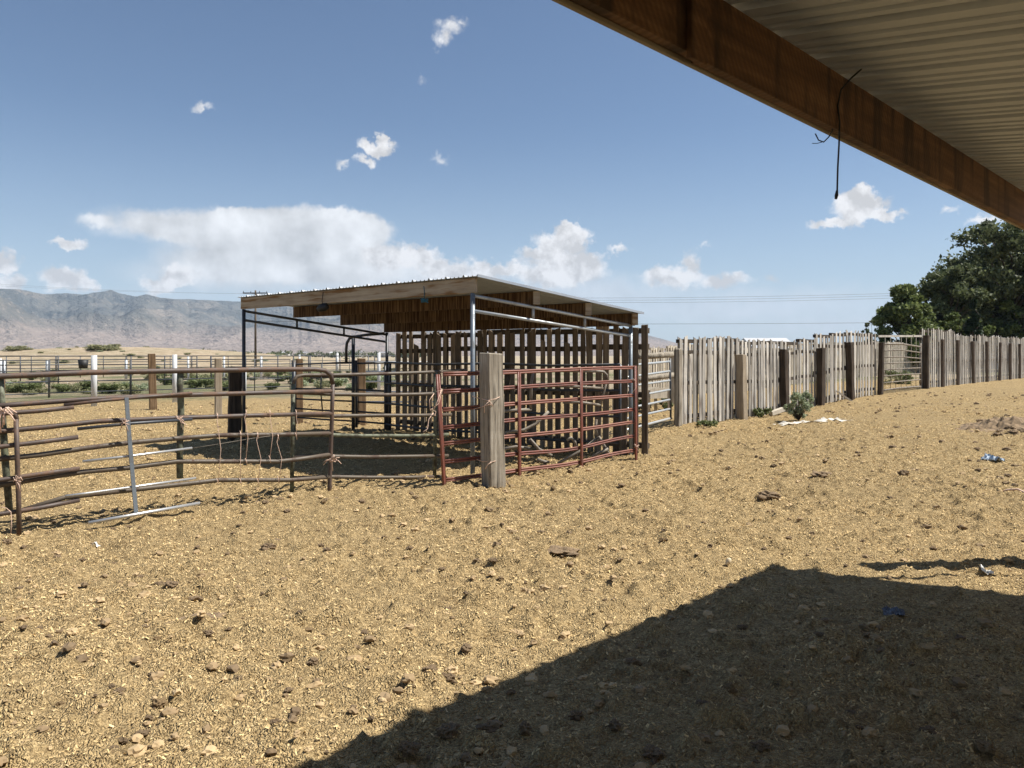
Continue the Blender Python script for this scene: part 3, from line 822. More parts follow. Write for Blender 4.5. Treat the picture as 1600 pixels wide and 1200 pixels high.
# interior corral panels along the back wall of the shelter
def build_inner():
    a, b = SH(.02, .955, 0), SH(.985, .955, 0)
    for i, (f0, f1) in enumerate(((0,.5),(.505,1))):
        p, q = a.lerp(b, f0), a.lerp(b, f1)
        root = thing('pipe_panel', ('dark pipe panel along the rear of the shelter, on its far left half', 'dark pipe panel along the rear of the shelter, on its near right half')[i], 'fence panel', (p.x, p.y, g1(p.x, p.y)))
        for z in (.22,.65,1.07,1.49):
            MB().tube([(p.x,p.y,z+.01),((p.x+q.x)/2,(p.y+q.y)/2,z-.02),(q.x,q.y,z+.01)], .022, 8).build('rail', M['darkpipe'], root)
        for w in (p, q): MB().tube([(w.x,w.y,-.05),(w.x,w.y,1.51)], .022, 8).build('upright', M['darkpipe'], root)
build_inner()

# rear gate, bow frame and short panel left of the shelter
BA2, BB2 = G(456,674), G(606,672)
def BK(px, py, off=0): return on(BA2, BB2, px, py, off)
rails_gate('tube_gate', 'thin dark rear gate with a bent stay behind the broken brown gates', 'gate', BA2, [
    ([(456,570),(470,569),(502,568),(550,566)],0,'darkpipe',None),([(458,588),(502,589),(550,589)],0,'darkpipe',None),([(458,607),(502,608),(552,608)],0,'darkpipe',None),
    ([(462,623),(502,625),(552,627)],0,'darkpipe',None),([(462,638),(502,641),(552,643)],0,'darkpipe',None),([(462,652),(502,655),(552,658)],0,'darkpipe',None)], BK, .018, None,
    [([(459,563),(459,676)],0,'darkpipe',.045),([(503,568),(501,610),(504,643)],0.02,'darkpipe',.014)])
rails_gate('bow_gate_frame', 'tall bow-topped steel walk-through frame left of the shelter', 'gate frame', BK(552,675), [
    ([(541,567),(541,545),(542,536),(546,529),(552,526),(575,523),(601,521)],0,'darkpipe',.03)], BK, .03, None,
    [([(552,525),(552,600),(552,676)],0,'darkpipe',.036),([(556,563),(557,600),(557,668)],.05,'darkpipe',.028)])
rails_gate('pipe_panel', 'short dark pipe panel between the bow frame and the rear leg of the shelter', 'fence panel', BK(560,670), [
    ([(556,568),(600,567)],.0,'darkpipe',None),([(556,609),(602,611)],0,'darkpipe',None),([(556,628),(602,630)],0,'darkpipe',None),([(556,643),(602,646)],0,'darkpipe',None),([(556,658),(602,662)],0,'darkpipe',None)], BK, .02, None,
    [([(609,567),(609,672)],0,'darkpipe',.034)])

# broken gate and scrap pipes lying inside the shelter
IA, IB = P(690,555,11.2), P(950,555,12.0)
def IN(px, py, off=0): return on(IA, IB, px, py, off)
rails_gate('tube_gate', 'bent brown gate with a rounded corner leaning inside the shelter behind the red gate', 'gate', IN(720,720), [
    ([(700,585),(780,578),(860,579),(930,580),(943,581),(948,586),(948,597)],0,'oldpipe',None),([(850,602),(900,604),(942,607)],0,'oldpipe',None),([(790,606),(850,600)],0,'oldpipe',None),([(880,628),(910,629),(938,633)],0,'oldpipe',None)], IN, .022, None,
    [([(948,595),(944,610),(938,633)],0,'oldpipe',.02)])
scrap = [([(790,676),(818,672),(838,662),(857,643)],'bent pale pipe rising inside the shelter behind the red gate',0),
         ([(829,640),(830,600),(834,575)],'upright stub of old pipe inside the shelter',.1),
         ([(872,724),(905,706),(935,684)],'straight grey pipe slanting up to the right inside the shelter',.2),
         ([(935,682),(946,700),(958,722),(969,731)],'short pale pipe end poking under the red gate at its right',.25),
         ([(828,686),(842,702),(862,712)],'bent pipe sloping down to the right inside the shelter',.15),
         ([(925,714),(940,706),(950,701)],'pale pipe stub lying low near the right end of the red gate',.3),
         ([(785,702),(806,698),(828,701)],'pipe lying flat low behind the timber post',.1),
         ([(786,643),(802,641),(830,640)],'short rail of old pipe level behind the timber post',.1),
         ([(886,688),(892,684),(898,690),(900,698)],'small hooked pipe end inside the shelter',.15),
         ([(932,655),(930,668),(933,680)],'twisted pipe fitting hung inside the shelter near the right end',.15),
         ([(840,718),(852,722),(858,722)],'short pale pipe scrap on the shelter floor',.2)]
for pts, lab, off in scrap:
    mb = MB().tube([IN(x, y, off) for x, y in pts], .024, 8)
    solo('scrap_pipe', mb, M['oldpipe'], lab, 'pipe')

# ------------------------------------------------------------------ upright pallets
def make_pallet(W, H, seed, mats, ns=6, wf=(.07,.105), wb=(.065,.095), miss=.08):
    r = random.Random(seed); mat, smat = mats
    root = thing('wooden_pallet', '', 'pallet', absolute=False)
    st = random.getstate(); random.seed(seed)
    for y, face in ((-.062,'front'),(.062,'back')):
        mb = MB(); pitch = (W-.11)/(ns-1)
        for k in range(ns):
            w = r.uniform(*(wf if face == 'front' else wb))
            xc = .055+pitch*k
            if face == 'back':
                if k == ns-1 or r.random() < miss: continue
                xc += pitch*.5
            xc += r.uniform(-.022,.022)
            top = H+r.uniform(-.07,.025); bot = r.uniform(.0,.05)
            q = r.random()
            if q < .07: top = H*r.uniform(.8,.93)
            elif q < .11: bot = H*r.uniform(.1,.4)
            a = Vector((xc+r.uniform(-.022,.022), y+r.uniform(-.006,.006), bot)); b = Vector((xc+r.uniform(-.026,.026), y+r.uniform(-.006,.006), top))
            # a slat: slightly bowed, its top end split or worn uneven
            n = 5; vs = []; bow = r.uniform(-.008,.008); ux = r.uniform(-.03,.03)
            for i in range(n+1):
                f = i/n; c = a.lerp(b, f)+Vector((r.uniform(-.003,.003), bow*math.sin(math.pi*f), 0)); hw = w/2*(1+r.uniform(-.05,.05))
                for sx, sy in ((-1,-1),(1,-1),(1,1),(-1,1)):
                    dz = (ux*sx+r.uniform(-.01,.01)) if i == n else 0
                    vs.append(c+Vector((sx*hw, sy*.0095, dz)))
            fs = [(i*4+k2, i*4+(k2+1) % 4, i*4+4+(k2+1) % 4, i*4+4+k2) for i in range(n) for k2 in range(4)]+[(3,2,1,0),(n*4,n*4+1,n*4+2,n*4+3)]
            mb.add(vs, fs)
        mb.build('slat_face', mat, root)
    for z in (.22, .98, 1.70, H-.075):
        zz = z+r.uniform(-.03,.03)
        MB().box((W/2, 0, zz), (W-.06, .10, .085), Matrix.Rotation(r.uniform(-.008,.008),3,'Y'), .004).build('stringer', smat, root)
    random.setstate(st)
    return root
PAL = [make_pallet(1.2, 2.06+.02*(i % 3), 50+i, (M['pallet'], M['stringer']), 5, (.085,.125), (.05,.08), .3) for i in range(6)]
PALN = [make_pallet(1.2, 2.06+.015*i, 40+i, (M['pallet'], M['stringer']), 7, (.085,.12), (.06,.09), .12) for i in range(4)]
PALD = [make_pallet(1.2, 2.06, 70+i, (M['pallet_shaded'], M['stringer']), 7, (.085,.13), (.075,.11)) for i in range(5)]
PALF = [make_pallet(1.2, 2.05, 80+i, (M['pallet_far'], M['pallet_far']), 7) for i in range(3)]
used = set()
def put_pallet(pool, i, p, rz, sx, label, group, dz=0, sz=1.0):
    proto = pool[i % len(pool)]
    loc = Vector((p.x, p.y, g1(p.x, p.y)-.03+dz))
    if proto.name not in used:
        used.add(proto.name); o = proto; o.location = loc; o.rotation_euler = (0,0,rz); tag(o, label, None, group)
    else: o = dup(proto, loc, rz, label, group)
    o.scale = (sx, 1, sz)
    return o
FS = Vector((3.74,17.5,0)); FD = Vector((.70711,.70711,0))
def ft(px):
    q = (px-800)/F; return (q*FS.y-FS.x)/(FD.x-q*FD.y)
def fp(t, off=0): return FS+FD*t+Vector((.70711,-.70711,0))*off
ties = [(1149,655,554,18,'post_tan','tan square post in the pallet fence, second along from the galvanised gate',.75),
        (1217,648,546,15,'tie_dark','dark tie post in the pallet fence left of the sage green bush',.7),
        (1272,631,544,14,'tie_dark','dark brown tie post in the pallet fence right of the sage green bush',.7),
        (1320,626,535,14,'tie_dark','dark tie post in the pallet fence next to the leaning pale stick',.7),
        (1366,612,535,10,'tie_dark','dark tie post at the left end of the wire mesh gate',.7),
        (1438,606,524,11,'tie_dark','tall dark tie post at the right end of the wire mesh gate',.7),
        (1465,598,530,6.4,'tie_brown','',.7),(1489,598,531,5.6,'tie_brown','',.7),(1514,596,533,5.6,'tie_brown','',.7),(1535,594,533,5.6,'tie_brown','',.7),(1555,594,535,4.8,'tie_brown','',.7),(1572,592,536,4.8,'tie_brown','',.7),(1587,592,537,4.8,'tie_brown','',.7),(1601,590,537,4.0,'tie_brown','',.7),(1613,590,537,4.0,'tie_brown','',.7),(1624,590,537,4.0,'tie_brown','',.7)]
tie(1054,667,545,14,M['tie_grey'],'pale grey square post at the hinge end of the galvanised gate',.7,A=Vector((*fp(ft(1054), .10)[:2], 0)) )
pxs = [1058]+[t[0] for t in ties]
for (px, base, top, w, m, lab, rz) in ties:
    q = fp(ft(px), .19); q.z = g1(q.x, q.y)
    far = not lab
    tie(px, base, top, w, M['tie_mid' if far else m], lab or 'dark tie post of the far pallet fence beyond the wire mesh gate', rz, (random.uniform(-.06,.06),0), 'tie posts of the far pallet fence' if far else None, A=q)
k = 0
where = ['between grey and tan posts','between the tan post and dark tie','behind the sage green bush','between bush and leaning stick','just left of the mesh gate']
for i, (p0, p1) in enumerate(zip(pxs, pxs[1:])):
    if p0 == 1366: continue
    t0, t1 = ft(p0), ft(p1); n = max(1, round((t1-t0)/1.2))
    for j in range(n):
        q = fp(t0+(t1-t0)*j/n); sx = (t1-t0)/n/1.2*.985
        if i < 5:
            lab = 'weathered pallet in the fence %s, %s' % (where[i], ('near half','far half')[1 if j else 0])
            grp = None
        else: lab = 'upright weathered pallet of the far fence beyond the wire mesh gate'; grp = 'upright pallets of the far fence'
        sz = 1.0 if p0 in (1058,1366) else .97 if p0 < 1260 else 1.04 if p0 < 1400 else 1.12 if p0 < 1470 else 1.04
        put_pallet(PALN if i < 2 else PAL, k, q, math.pi/4+random.uniform(-.02,.02), sx, lab, grp, sz=sz); k += 1
# pallets forming the back wall of the shelter
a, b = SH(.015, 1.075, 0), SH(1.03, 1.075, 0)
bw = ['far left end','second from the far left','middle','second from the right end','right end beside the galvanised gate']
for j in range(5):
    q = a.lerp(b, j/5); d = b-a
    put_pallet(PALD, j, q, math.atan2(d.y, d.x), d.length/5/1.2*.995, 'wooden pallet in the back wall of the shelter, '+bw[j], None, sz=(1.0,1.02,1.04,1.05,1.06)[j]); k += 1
# bleached pallets of the next pen behind
RC = Vector((.24*27.5-2.6, 29.3, 0))
RC = P(985,555,29.3); RC.z = 0
for j in range(34):
    q = RC+FD*(1.22*j)
    put_pallet(PALF, j, q, math.pi/4+random.uniform(-.03,.03), 1.0, 'bleached upright pallet of the second fence seen behind the first', 'bleached pallets of the second fence', sz=random.uniform(.97,1.05))

# galvanised gate between the shelter and the pallet fence
GA, GB = P(962,555,14.3), P(1046,555,17.2)
def GG(px, py, off=0): return on(GA, GB, px, py, off)
rails_gate('tube_gate', 'galvanised six-bar gate between the shelter and the pallet fence', 'gate', GB, [
    ([(962,573.5),(1046,565)],0,'galv',.026),([(962,592),(1046,580)],0,'galv',None),([(962,607),(1046,594.5)],0,'galv',None),([(962,625),(1046,609)],0,'galv',None),([(962,642),(1046,624.5)],0,'galv',None),([(962,658),(1046,639)],0,'galv',None),([(962,676),(1046,654)],0,'galv',.026)], GG, .023, None,
    [([(1010,582),(1011,600),(1011,662)],.03,'galv',.021),([(1047,560),(1048,655)],.0,'darkpipe',.024),([(963,572),(963,677)],0,'galv',.026)])
# log rail, low feed bunk behind that gate
mb = MB().tube([P(985,557,24),P(1020,556,24.6),P(1052,553.5,25.2)], .1, 10); mb2 = mb
o = solo('log_rail', mb, M['tie_grey'], 'pale round log rail behind the galvanised gate', 'log')
mb = MB().tube([P(985,596,24),P(1020,590,24.6),P(1052,586,25.2)], .09, 10)
solo('log_rail', mb, M['tie_grey'], 'lower pale log rail behind the galvanised gate', 'log')
for px in (984,1054):
    p = P(px,555,24 if px < 1000 else 25.3); mb = MB().box((p.x,p.y+.17,.85),(.2,.2,1.9)); solo('tie_post', mb, M['pallet_far'], 'bleached post carrying the log rails behind the galvanised gate', 'post', 'posts of the log rails', (p.x,p.y,0))
def bunk():
    a, b = P(975,555,21.5), P(1048,555,22.5)
    root = thing('feed_bunk', 'low bleached wooden feed bunk behind the galvanised gate', 'feed bunk', (a.x, a.y, 0))
    d = (b-a).normalized(); n = Vector((-d.y, d.x, 0))
    for s in (0,.5): MB().bar(a+n*s+Vector((0,0,.55-HC)), b+n*s+Vector((0,0,.55-HC)), .04, .3).build('side_board', M['pallet_far'], root)
    MB().bar(a+n*.25+Vector((0,0,.42-HC)), b+n*.25+Vector((0,0,.42-HC)), .46, .03).build('bottom_board', M['pallet_far'], root)
    for f in (.05,.5,.95):
        for s in (-.03,.53):
            q = a.lerp(b, f)+n*s; MB().box((q.x,q.y,.3),(.09,.05,.7)).build('leg', M['pallet_far'], root)
bunk()
# wire mesh gate in the far fence
def mesh_gate():
    t0, t1 = ft(1369), ft(1434); a, b = fp(t0,.1), fp(t1,.1); z0 = g1(a.x,a.y); z1 = g1(b.x,b.y)
    root = thing('mesh_gate', 'pale wire mesh and pipe gate in the pallet fence', 'gate', (a.x,a.y,z0))
    def q(f, z): p = a.lerp(b, f); p.z = z0+(z1-z0)*f+z; return p
    for z, r in ((.10,.03),(.36,.022),(.58,.022),(.80,.022),(1.02,.022),(1.24,.022),(1.46,.024),(1.68,.03)):
        MB().tube([q(0,z), q(.5,z+random.uniform(-.02,.02)), q(1,z-(.1 if z > 1.2 else .02))], r, 7).build('rail', M['oldpipe'], root)
    for f in (0,1): MB().tube([q(f,.08), q(f,1.72)], .03, 7).build('upright', M['oldpipe'], root)
    mb = MB()
    for k in range(1,8): mb.tube([q(k/8,.1), q(k/8+.004,1.95)], .010, 5)
    mb.build('wire_mesh', M['oldpipe'], root)
    MB().bar(q(-.02,1.96), q(1.02,1.99), .03, .07).build('top_board', M['pallet'], root)
mesh_gate()

# ------------------------------------------------------------------ twine
def twine(name_pts, label, seed, knots=1, r=.0034):
    rr = random.Random(seed); mb = MB()
    for pts in name_pts: mb.tube(pts, r, 5)
    o = solo('bale_twine', mb, M['twine'], label, 'twine', None, name_pts[0][0])
    return o
def knot(c, size, seed, n=6):
    rr = random.Random(seed); out = []
    for k in range(n):
        a = rr.uniform(0,6.28); e = Vector((math.cos(a), -.3, math.sin(a)-.25))*size*rr.uniform(.6,1.2)
        out.append([c+Vector((0,-.03,0)), c+e*.5+Vector((rr.uniform(-.02,.02),-.02,rr.uniform(-.01,.03))), c+e+Vector((0,0,-size*.25))])
    out.append([c+Vector((-.035,-.01,.02)), c+Vector((0,-.045,0)), c+Vector((.035,-.01,-.02))])
    out.append([c+Vector((-.035,-.01,-.02)), c+Vector((0,-.045,0)), c+Vector((.035,-.01,.02))])
    return out
twine(knot(L(520,719,.03),.12,1,8),'pale twine knot on the rounded end of the long brown gate',1,r=.0055)
twine(knot(L(281,654,.03),.08,2,6),'pale twine knot on the mottled upright of the long brown gate',2)
twine(knot(L(197,660,.08),.07,3,5),'pale twine knot on the grey upright of the broken gate section',3)
twine(knot(L(28,749,.1),.07,4,5),'pale twine knot at mid height on the torn gate end',4)
twine(knot(L(8,640,.1),.12,5,7)+[[L(12,636,.1),L(18,640,.1),L(26,645,.1)],[L(10,636,.1),L(5,650,.1),L(4,668,.1)]],'bleached twine wrapped round the corner of the torn gate end',5,r=.006)
twine([[L(2,792,.1),L(10,794,.1),L(17,800,.1),L(18,815,.1),L(17,838,.1)]],'twine strand hanging to the ground from the torn gate end',6)
for i, (px, y0, y1) in enumerate(((340,650,753),(376,678,753),(403,680,753),(435,683,750),(385,645,722),(422,645,718),(463,645,682))):
    q = [L(px,y0-3,.03),L(px+random.uniform(-3,3),y0+8,.035),L(px+random.uniform(-6,6),(y0+y1)/2,.03),L(px+random.uniform(-2,2),y1,.03)]
    ring = [[L(px-2,y1-6,.03),L(px,y1-2,.045),L(px+1,y1+5,.03)],[L(px-1,y0-5,.03),L(px,y0,.045),L(px+1,y0+5,.03)]]
    twine([q]+ring,'thin twine strand laced upright between the bent rails of the long brown gate',20+i)['group'] = 'twine strands laced between the rails of the long brown gate'
mb = MB().tube([L(283,703,.0),L(340,694,.02),L(400,684,.02),L(440,679,.02)], .0025, 5)
solo('wire_strand', mb, M['oldpipe'], 'thin wire stretched slanting between the rails of the long brown gate', 'wire')
TP = G(771,763)
def TPp(px, py, dy=-.17): return P(px, py, TP.y+dy)
twine([[TPp(738,619,.2),TPp(752,623,.0),TPp(763,626),TPp(775,623,-.16),TPp(787,617,.05)],[TPp(715,643,.25),TPp(745,638,.05),TPp(765,632),TPp(787,632,.05)],[TPp(763,626),TPp(768,630,-.18),TPp(770,635)],[TPp(765,626),TPp(757,634),TPp(757,645)]],'pale twine wound high round the weathered grey post by the red gate',40,r=.005)
twine([[TPp(736,713,.25),TPp(750,720,.0),TPp(768,722),TPp(787,717,.0)],[TPp(768,722),TPp(762,726),TPp(758,733)]],'pale twine wound low round the weathered grey post by the red gate',41,r=.005)
twine([[RG(682,612,.08),RG(690,610,.1),RG(686,630,.1),RG(672,641,.06),RG(671,625,.06),RG(678,615,.06)],[RG(690,608,.1),RG(684,625,.1),RG(678,640,.1)],[RG(677,645,.06),RG(670,655,.06),RG(668,670,.06),RG(661,675,.06)],[RG(688,607,.1),RG(692,609,.1),RG(687,616,.1)]],'long loop of pale twine dangling at the left end of the red gate',42,r=.005)
twine([[RG(688,584,.08),RG(691,580,.09),RG(690,590,.09)],[RG(676,641,.08),RG(681,643,.09),RG(680,650,.09),RG(677,646,.09)]],'short twine ties on the top of the left upright of the red gate',43)
twine([[RG(986,594,.06),RG(993,595,.08),RG(994,605,.08),RG(988,614,.08)],[RG(986,594,.06),RG(990,592,.08),RG(994,596,.08)]],'twine loop high on the right end of the red gate',44)
twine(knot(RG(994,697,.06),.06,45,5),'twine tie low on the right end of the red gate',45)

# ------------------------------------------------------------------ foliage
def leaves(name, centers, radii, per, size, mat, parent=None, seed=1, flat=.8, origin=(0,0,0)):
    r = np.random.default_rng(seed); V = []
    for c, R, n in zip(centers, radii, per):
        d = r.normal(size=(n,3)); d /= np.linalg.norm(d, axis=1)[:, None]
        rad = R*(r.random(n)**.6*(.75+.5*r.random(n)))[:, None]
        p = np.array(c)+d*rad*np.array([1,1,flat])
        a = r.normal(size=(n,3)); a /= np.linalg.norm(a, axis=1)[:, None]
        b = np.cross(a, r.normal(size=(n,3))); b /= np.linalg.norm(b, axis=1)[:, None]+1e-9
        s = size*(.6+.8*r.random(n))[:, None]
        V.append(np.stack([p-a*s, p+b*s*.5, p+a*s, p-b*s*.5], 1))
    V = np.concatenate(V).reshape(-1,3)-np.array(origin)
    o = np_mesh(name, V, np.arange(len(V)).reshape(-1,4), mat, False, parent)
    return o
def tree(name, label, px, Y, top, w, base_z, mat, seed, clumps, leaf, trunk_r=.25, kind='round', nl=230):
    r = random.Random(seed); x = (px-800)/F*Y; H = HC+(HY-top)/F*Y; Wd = w/F*Y/2
    z0 = g1(x, Y); root = thing(name, label, 'tree', (x, Y, z0))
    cs = []; rs = []; ns = []
    mb = MB(); n = 8
    tr = [(x+r.uniform(-.1,.1)*k*.3, Y+r.uniform(-.1,.1)*k*.3, z0-.2+(H*.75)*k/n) for k in range(n+1)]
    mb.tube(tr, [trunk_r*(1-.8*k/n) for k in range(n+1)], 9); mb.build('trunk', M['bark'], root)
    lm = MB()
    for i in range(clumps):
        if kind == 'cone':
            f = r.random()**.8; z = H*(.08+.9*f); R = Wd*(1-f)*r.uniform(.4,1); a = r.uniform(0,6.28); rr = Wd*.28*(1.15-f)
        else:
            u = r.uniform(-1,1); a = r.uniform(0,6.28); q = r.random()**.4
            z = H*.57+H*.40*u*q*.98; R = Wd*math.sqrt(max(0,1-u*u))*q; rr = Wd*r.uniform(.10,.24)
            if kind == 'pear':
                f = r.random(); z = H*(.10+.86*f); R = Wd*(1-f**1.9*.88)*r.random()**.45
            if kind == 'broad': z = H*.53+H*.44*u*q
        c = (x+math.cos(a)*R, Y+math.sin(a)*R, z0+z)
        cs.append(c); rs.append(rr); ns.append(int(nl*r.uniform(.6,1.4)))
        if i % 2 == 0:
            k = min(n, max(1, int((z*.72)/(H*.75)*n))); s = Vector(tr[k]); e = Vector(c)
            lm.tube([s, s.lerp(e,.5)+Vector((r.uniform(-.3,.3), r.uniform(-.3,.3), .25)), e], [trunk_r*.3, trunk_r*.18, .02], 5)
    lm.build('branches', M['bark'], root)
    leaves('crown', cs, rs, ns, leaf, mat, root, seed, .75, (x, Y, z0))
    return root
tree('elm_tree', 'tall dark elm whose crown is cut by the barn roof edge', 1578, 60, 340, 215, 0, M['leaf_dark'], 3, 190, .19, .4, 'broad', 190)
tree('round_tree', 'smaller round-crowned green tree behind the wire mesh gate', 1413, 53, 452, 112, 0, M['leaf_mid'], 5, 150, .13, .2, 'pear', 230)
tree('elm_tree', 'mid-sized dark tree between the round tree and the tall elm', 1487, 57, 418, 118, 0, M['leaf_dark'], 8, 110, .17, .25, 'broad', 180)
tree('conifer_tree', 'dark pointed conifer in front of the tall elm', 1522, 51, 478, 46, 0, M['needle'], 9, 46, .16, .15, 'cone', 220)
tree('shrub_tree', 'bright green bushy tree low in front of the elms', 1500, 52.5, 492, 80, 0, M['leaf_mid'], 12, 34, .15, .12, 'round', 190)
tree('shrub_tree', 'green bushy tree at the far right above the white roof', 1600, 56, 465, 110, 0, M['leaf_mid'], 13, 40, .17, .15, 'round', 190)
tree('sapling', 'tiny dark sapling just left of the round tree', 1358, 50, 506, 26, 0, M['leaf_dark'], 14, 34, .09, .05, 'round', 36)

def bush(name, label, px, py, wpx, hpx, mat, seed, n=26, leaf=.03, nl=90, group=None, cat='bush'):
    p = G(px, py); W = wpx*p.y/F/2; H = hpx*p.y/F; r = random.Random(seed)
    root = thing(name, label, cat, p, group=group)
    mb = MB(); cs = []; rs = []; ns = []
    for i in range(n):
        a = r.uniform(0,6.28); q = r.random()**.5; z = H*(.12+.85*r.random()); R = W*q*(1-.35*abs(z/H-.55))
        c = Vector((p.x+math.cos(a)*R, p.y+math.sin(a)*R, p.z+z)); cs.append(c); rs.append(W*.22); ns.append(nl)
        mb.tube([p, p.lerp(c,.6)+Vector((0,0,.03)), c], [.008,.006,.003], 4)
    mb.build('stems', M['bark'], root); leaves('foliage', cs, rs, ns, leaf, mat, root, seed, 1.0, p)
    return root
bush('sage_bush', 'pale sage green bush growing at the foot of the pallet fence', 1248, 657, 42, 44, M['bushgreen'], 21, 40, .028, 90)
bush('green_weed', 'low dark green weed patch under the pallets right of the grey gate post', 1103, 669, 34, 9, M['weed'], 22, 16, .03, 60, cat='weed')
bush('green_weed', 'dark green weed between the pallets and the sage green bush', 1190, 655, 30, 14, M['weed'], 23, 14, .03, 60, cat='weed')
bush('green_weed', 'green weed beside the feed bunk behind the galvanised gate', 1038, 640, 26, 22, M['weed'], 24, 14, .04, 60, cat='weed')
bush('green_weed', 'dark green weeds at the left under the feed bunk', 1004, 642, 26, 20, M['weed'], 25, 14, .04, 60, cat='weed')
bush('green_weed', 'green weeds seen through the wire mesh gate', 1405, 600, 50, 18, M['weed'], 26, 20, .05, 60, cat='weed')
# sagebrush of the field: a few shapes, copied
def shrub_proto(seed, mat):
    r = random.Random(seed); root = thing('sagebrush', '', 'shrub', absolute=False); cs = []; rs = []; ns = []; mb = MB()
    for i in range(16):
        a = r.uniform(0,6.28); q = r.random()**.5*.75; z = .15+.55*r.random()
        c = Vector((math.cos(a)*q, math.sin(a)*q, z)); cs.append(c); rs.append(.3); ns.append(60); mb.tube([(0,0,0), c*.6, c], .02, 4)
    mb.build('stems', M['bark'], root); leaves('foliage', cs, rs, ns, .09, mat, root, seed, .9)
    return root
SB = [shrub_proto(31, M['sage']), shrub_proto(32, M['sage']), shrub_proto(33, M['weed']), shrub_proto(34, M['bushgreen'])]
fl = [True]*4
def sagebrush(px, py, s, k, label, group):
    global fl
    p = G(px, py) if py else None
    place(px, p, s, k, label, group)
def place(px, p, s, k, label, group):
    rz = random.uniform(0,6.28)
    if fl[k]: o = SB[k]; fl[k] = False; o.location = p; o.rotation_euler = (0,0,rz); tag(o, label, None, group)
    else: o = dup(SB[k], p, rz, label, group)
    o.scale = (s*random.uniform(.9,1.4), s*random.uniform(.9,1.3), s*random.uniform(.7,1.1)*(.55 if p.y > 90 else 1))
rr = random.Random(77)
for i in range(120):
    px = rr.uniform(-40,640); py = rr.choice([rr.uniform(578,592), rr.uniform(592,608), rr.uniform(600,611)])
    if px < 230: py = rr.choice([rr.uniform(582,600), rr.uniform(604,616), rr.uniform(611,619)])
    k = rr.choice([0,1,2,2,3])
    sagebrush(px, py, rr.uniform(.28,.62)*(1.0 if py > 600 else 1.1), k, ('low grey-green shrub growing in the field behind the back fence','low dark green weed clump growing in the field behind the back fence')[k == 2], ('low grey-green shrubs in the field behind the pens','dark green weed clumps in the field behind the pens')[k == 2])
for i in range(48):
    X = rr.uniform(-115,-30); Y = rr.uniform(100,150); p = Vector((X, Y, g1(X, Y)))
    place(0, p, rr.uniform(.3,.95), rr.choice([0,1,3]), 'rounded shrub on the low sandy rise beyond the pens', 'shrubs on the sandy rise')
for px, Y, s in ((28,128,2.2),(160,124,2.6),(172,126,1.8),(146,127,1.6)):
    p = P(px,555,Y); p.z = g1(p.x, p.y); place(0, p, s, 0, 'large olive shrub on the crest of the sandy rise on the left', 'large olive shrubs on the sandy rise')

# ------------------------------------------------------------------ litter on the yard
def sheet(name, label, cat, px, py, wpx, dm, mat, seed, h=.05):
    p = G(px, py); r = np.random.default_rng(seed); W = wpx*p.y/F; n = 14; mb = MB(); vs = []; fs = []
    for j in range(n):
        for i in range(n):
            u, v = i/(n-1)-.5, j/(n-1)-.5; rr = .75+.5*r.random()
            x = p.x+u*W*(1+.2*math.sin(7*v+seed)); y = p.y+v*dm*(1+.25*math.sin(6*u+seed))
            vs.append((x, y, g1(x, y)+.012+h*r.random()*(1-abs(u)*1.2)))
    for j in range(n-1):
        for i in range(n-1): fs.append((j*n+i, j*n+i+1, j*n+n+i+1, j*n+n+i))
    return solo(name, mb.add(vs, fs), mat, label, cat, None, p)
sheet('plastic_scrap','crumpled light blue plastic scrap in the sunlit dirt at the right','plastic scrap',1551,719,28,.3,M['blueplastic'],1,.09)
sheet('plastic_scrap','flat grey blue plastic scrap lying in the roof shadow','plastic scrap',1396,961,27,.16,M['greyplastic'],2,.025)
sheet('plastic_scrap','small white plastic scrap beside the post shadow at the right','plastic scrap',1541,901,16,.07,M['whiteplastic'],3,.02)
sheet('plastic_scrap','tiny white scrap in the dirt in front of the left gates','plastic scrap',150,856,8,.05,M['whiteplastic'],4,.02)
sheet('plastic_sheet','long pale sheet lying flat on the dirt by the sage green bush','plastic sheet',1268,660,98,.4,M['dustysheet'],5,.03)
p = G(1138,886); mb = MB().tube([p+Vector((-.012,-.01,.012)),p+Vector((.006,.0,.05)),p+Vector((.01,.004,.062))],[.014,.02,.012],10); solo('paper_scrap', mb, M['cream'], 'small pale scrap of crushed paper near the tip of the roof shadow', 'paper scrap')
mb = MB().tube([G(1560,770)+Vector((0,0,.02)),G(1575,771)+Vector((0,0,.03)),G(1590,773)+Vector((0,0,.03)),G(1612,779)+Vector((0,0,.02))], .012, 6); solo('bale_twine', mb, M['twine'], 'pinkish twine strand lying in the dirt at the right edge', 'twine')
a = G(1304,612); b = G(1313,627); 
mb = MB().bar(fp(ft(1302),.1)+Vector((0,0,.55)), fp(ft(1314),.55)+Vector((0,0,.08)), .03, .05); solo('wooden_stick', mb, M['pallet_far'], 'pale stick leaning at the foot of the pallet fence', 'stick')
a, b = G(1204,653), G(1224,649)
mb = MB().bar(a+Vector((0,0,.06)), b+Vector((0,0,.14)), .12, .1); solo('wood_offcut', mb, M['pallet_far'], 'pale wood offcut lying at the foot of the dark tie left of the bush', 'offcut')
def heap():
    c = G(1592,668); n = 40; vs = []; fs = []; 
    for j in range(n):
        for i in range(n):
            x = c.x+(i/(n-1)-.5)*2.6; y = c.y+(j/(n-1)-.5)*2.0
            e = math.exp(-(((x-c.x)/.8)**2+((y-c.y)/.6)**2))
            vs.append((x, y, g1(x, y)-.04+.26*e*(.4+1.2*float(fbm(x*5, y*5, 3)))))
    for j in range(n-1):
        for i in range(n-1): fs.append((j*n+i, j*n+i+1, j*n+n+i+1, j*n+n+i))
    solo('dung_heap', MB().add(vs, fs), M['clod'], 'low dark heap of dung clods at the right edge of the yard', 'dung heap', None, c)
heap()

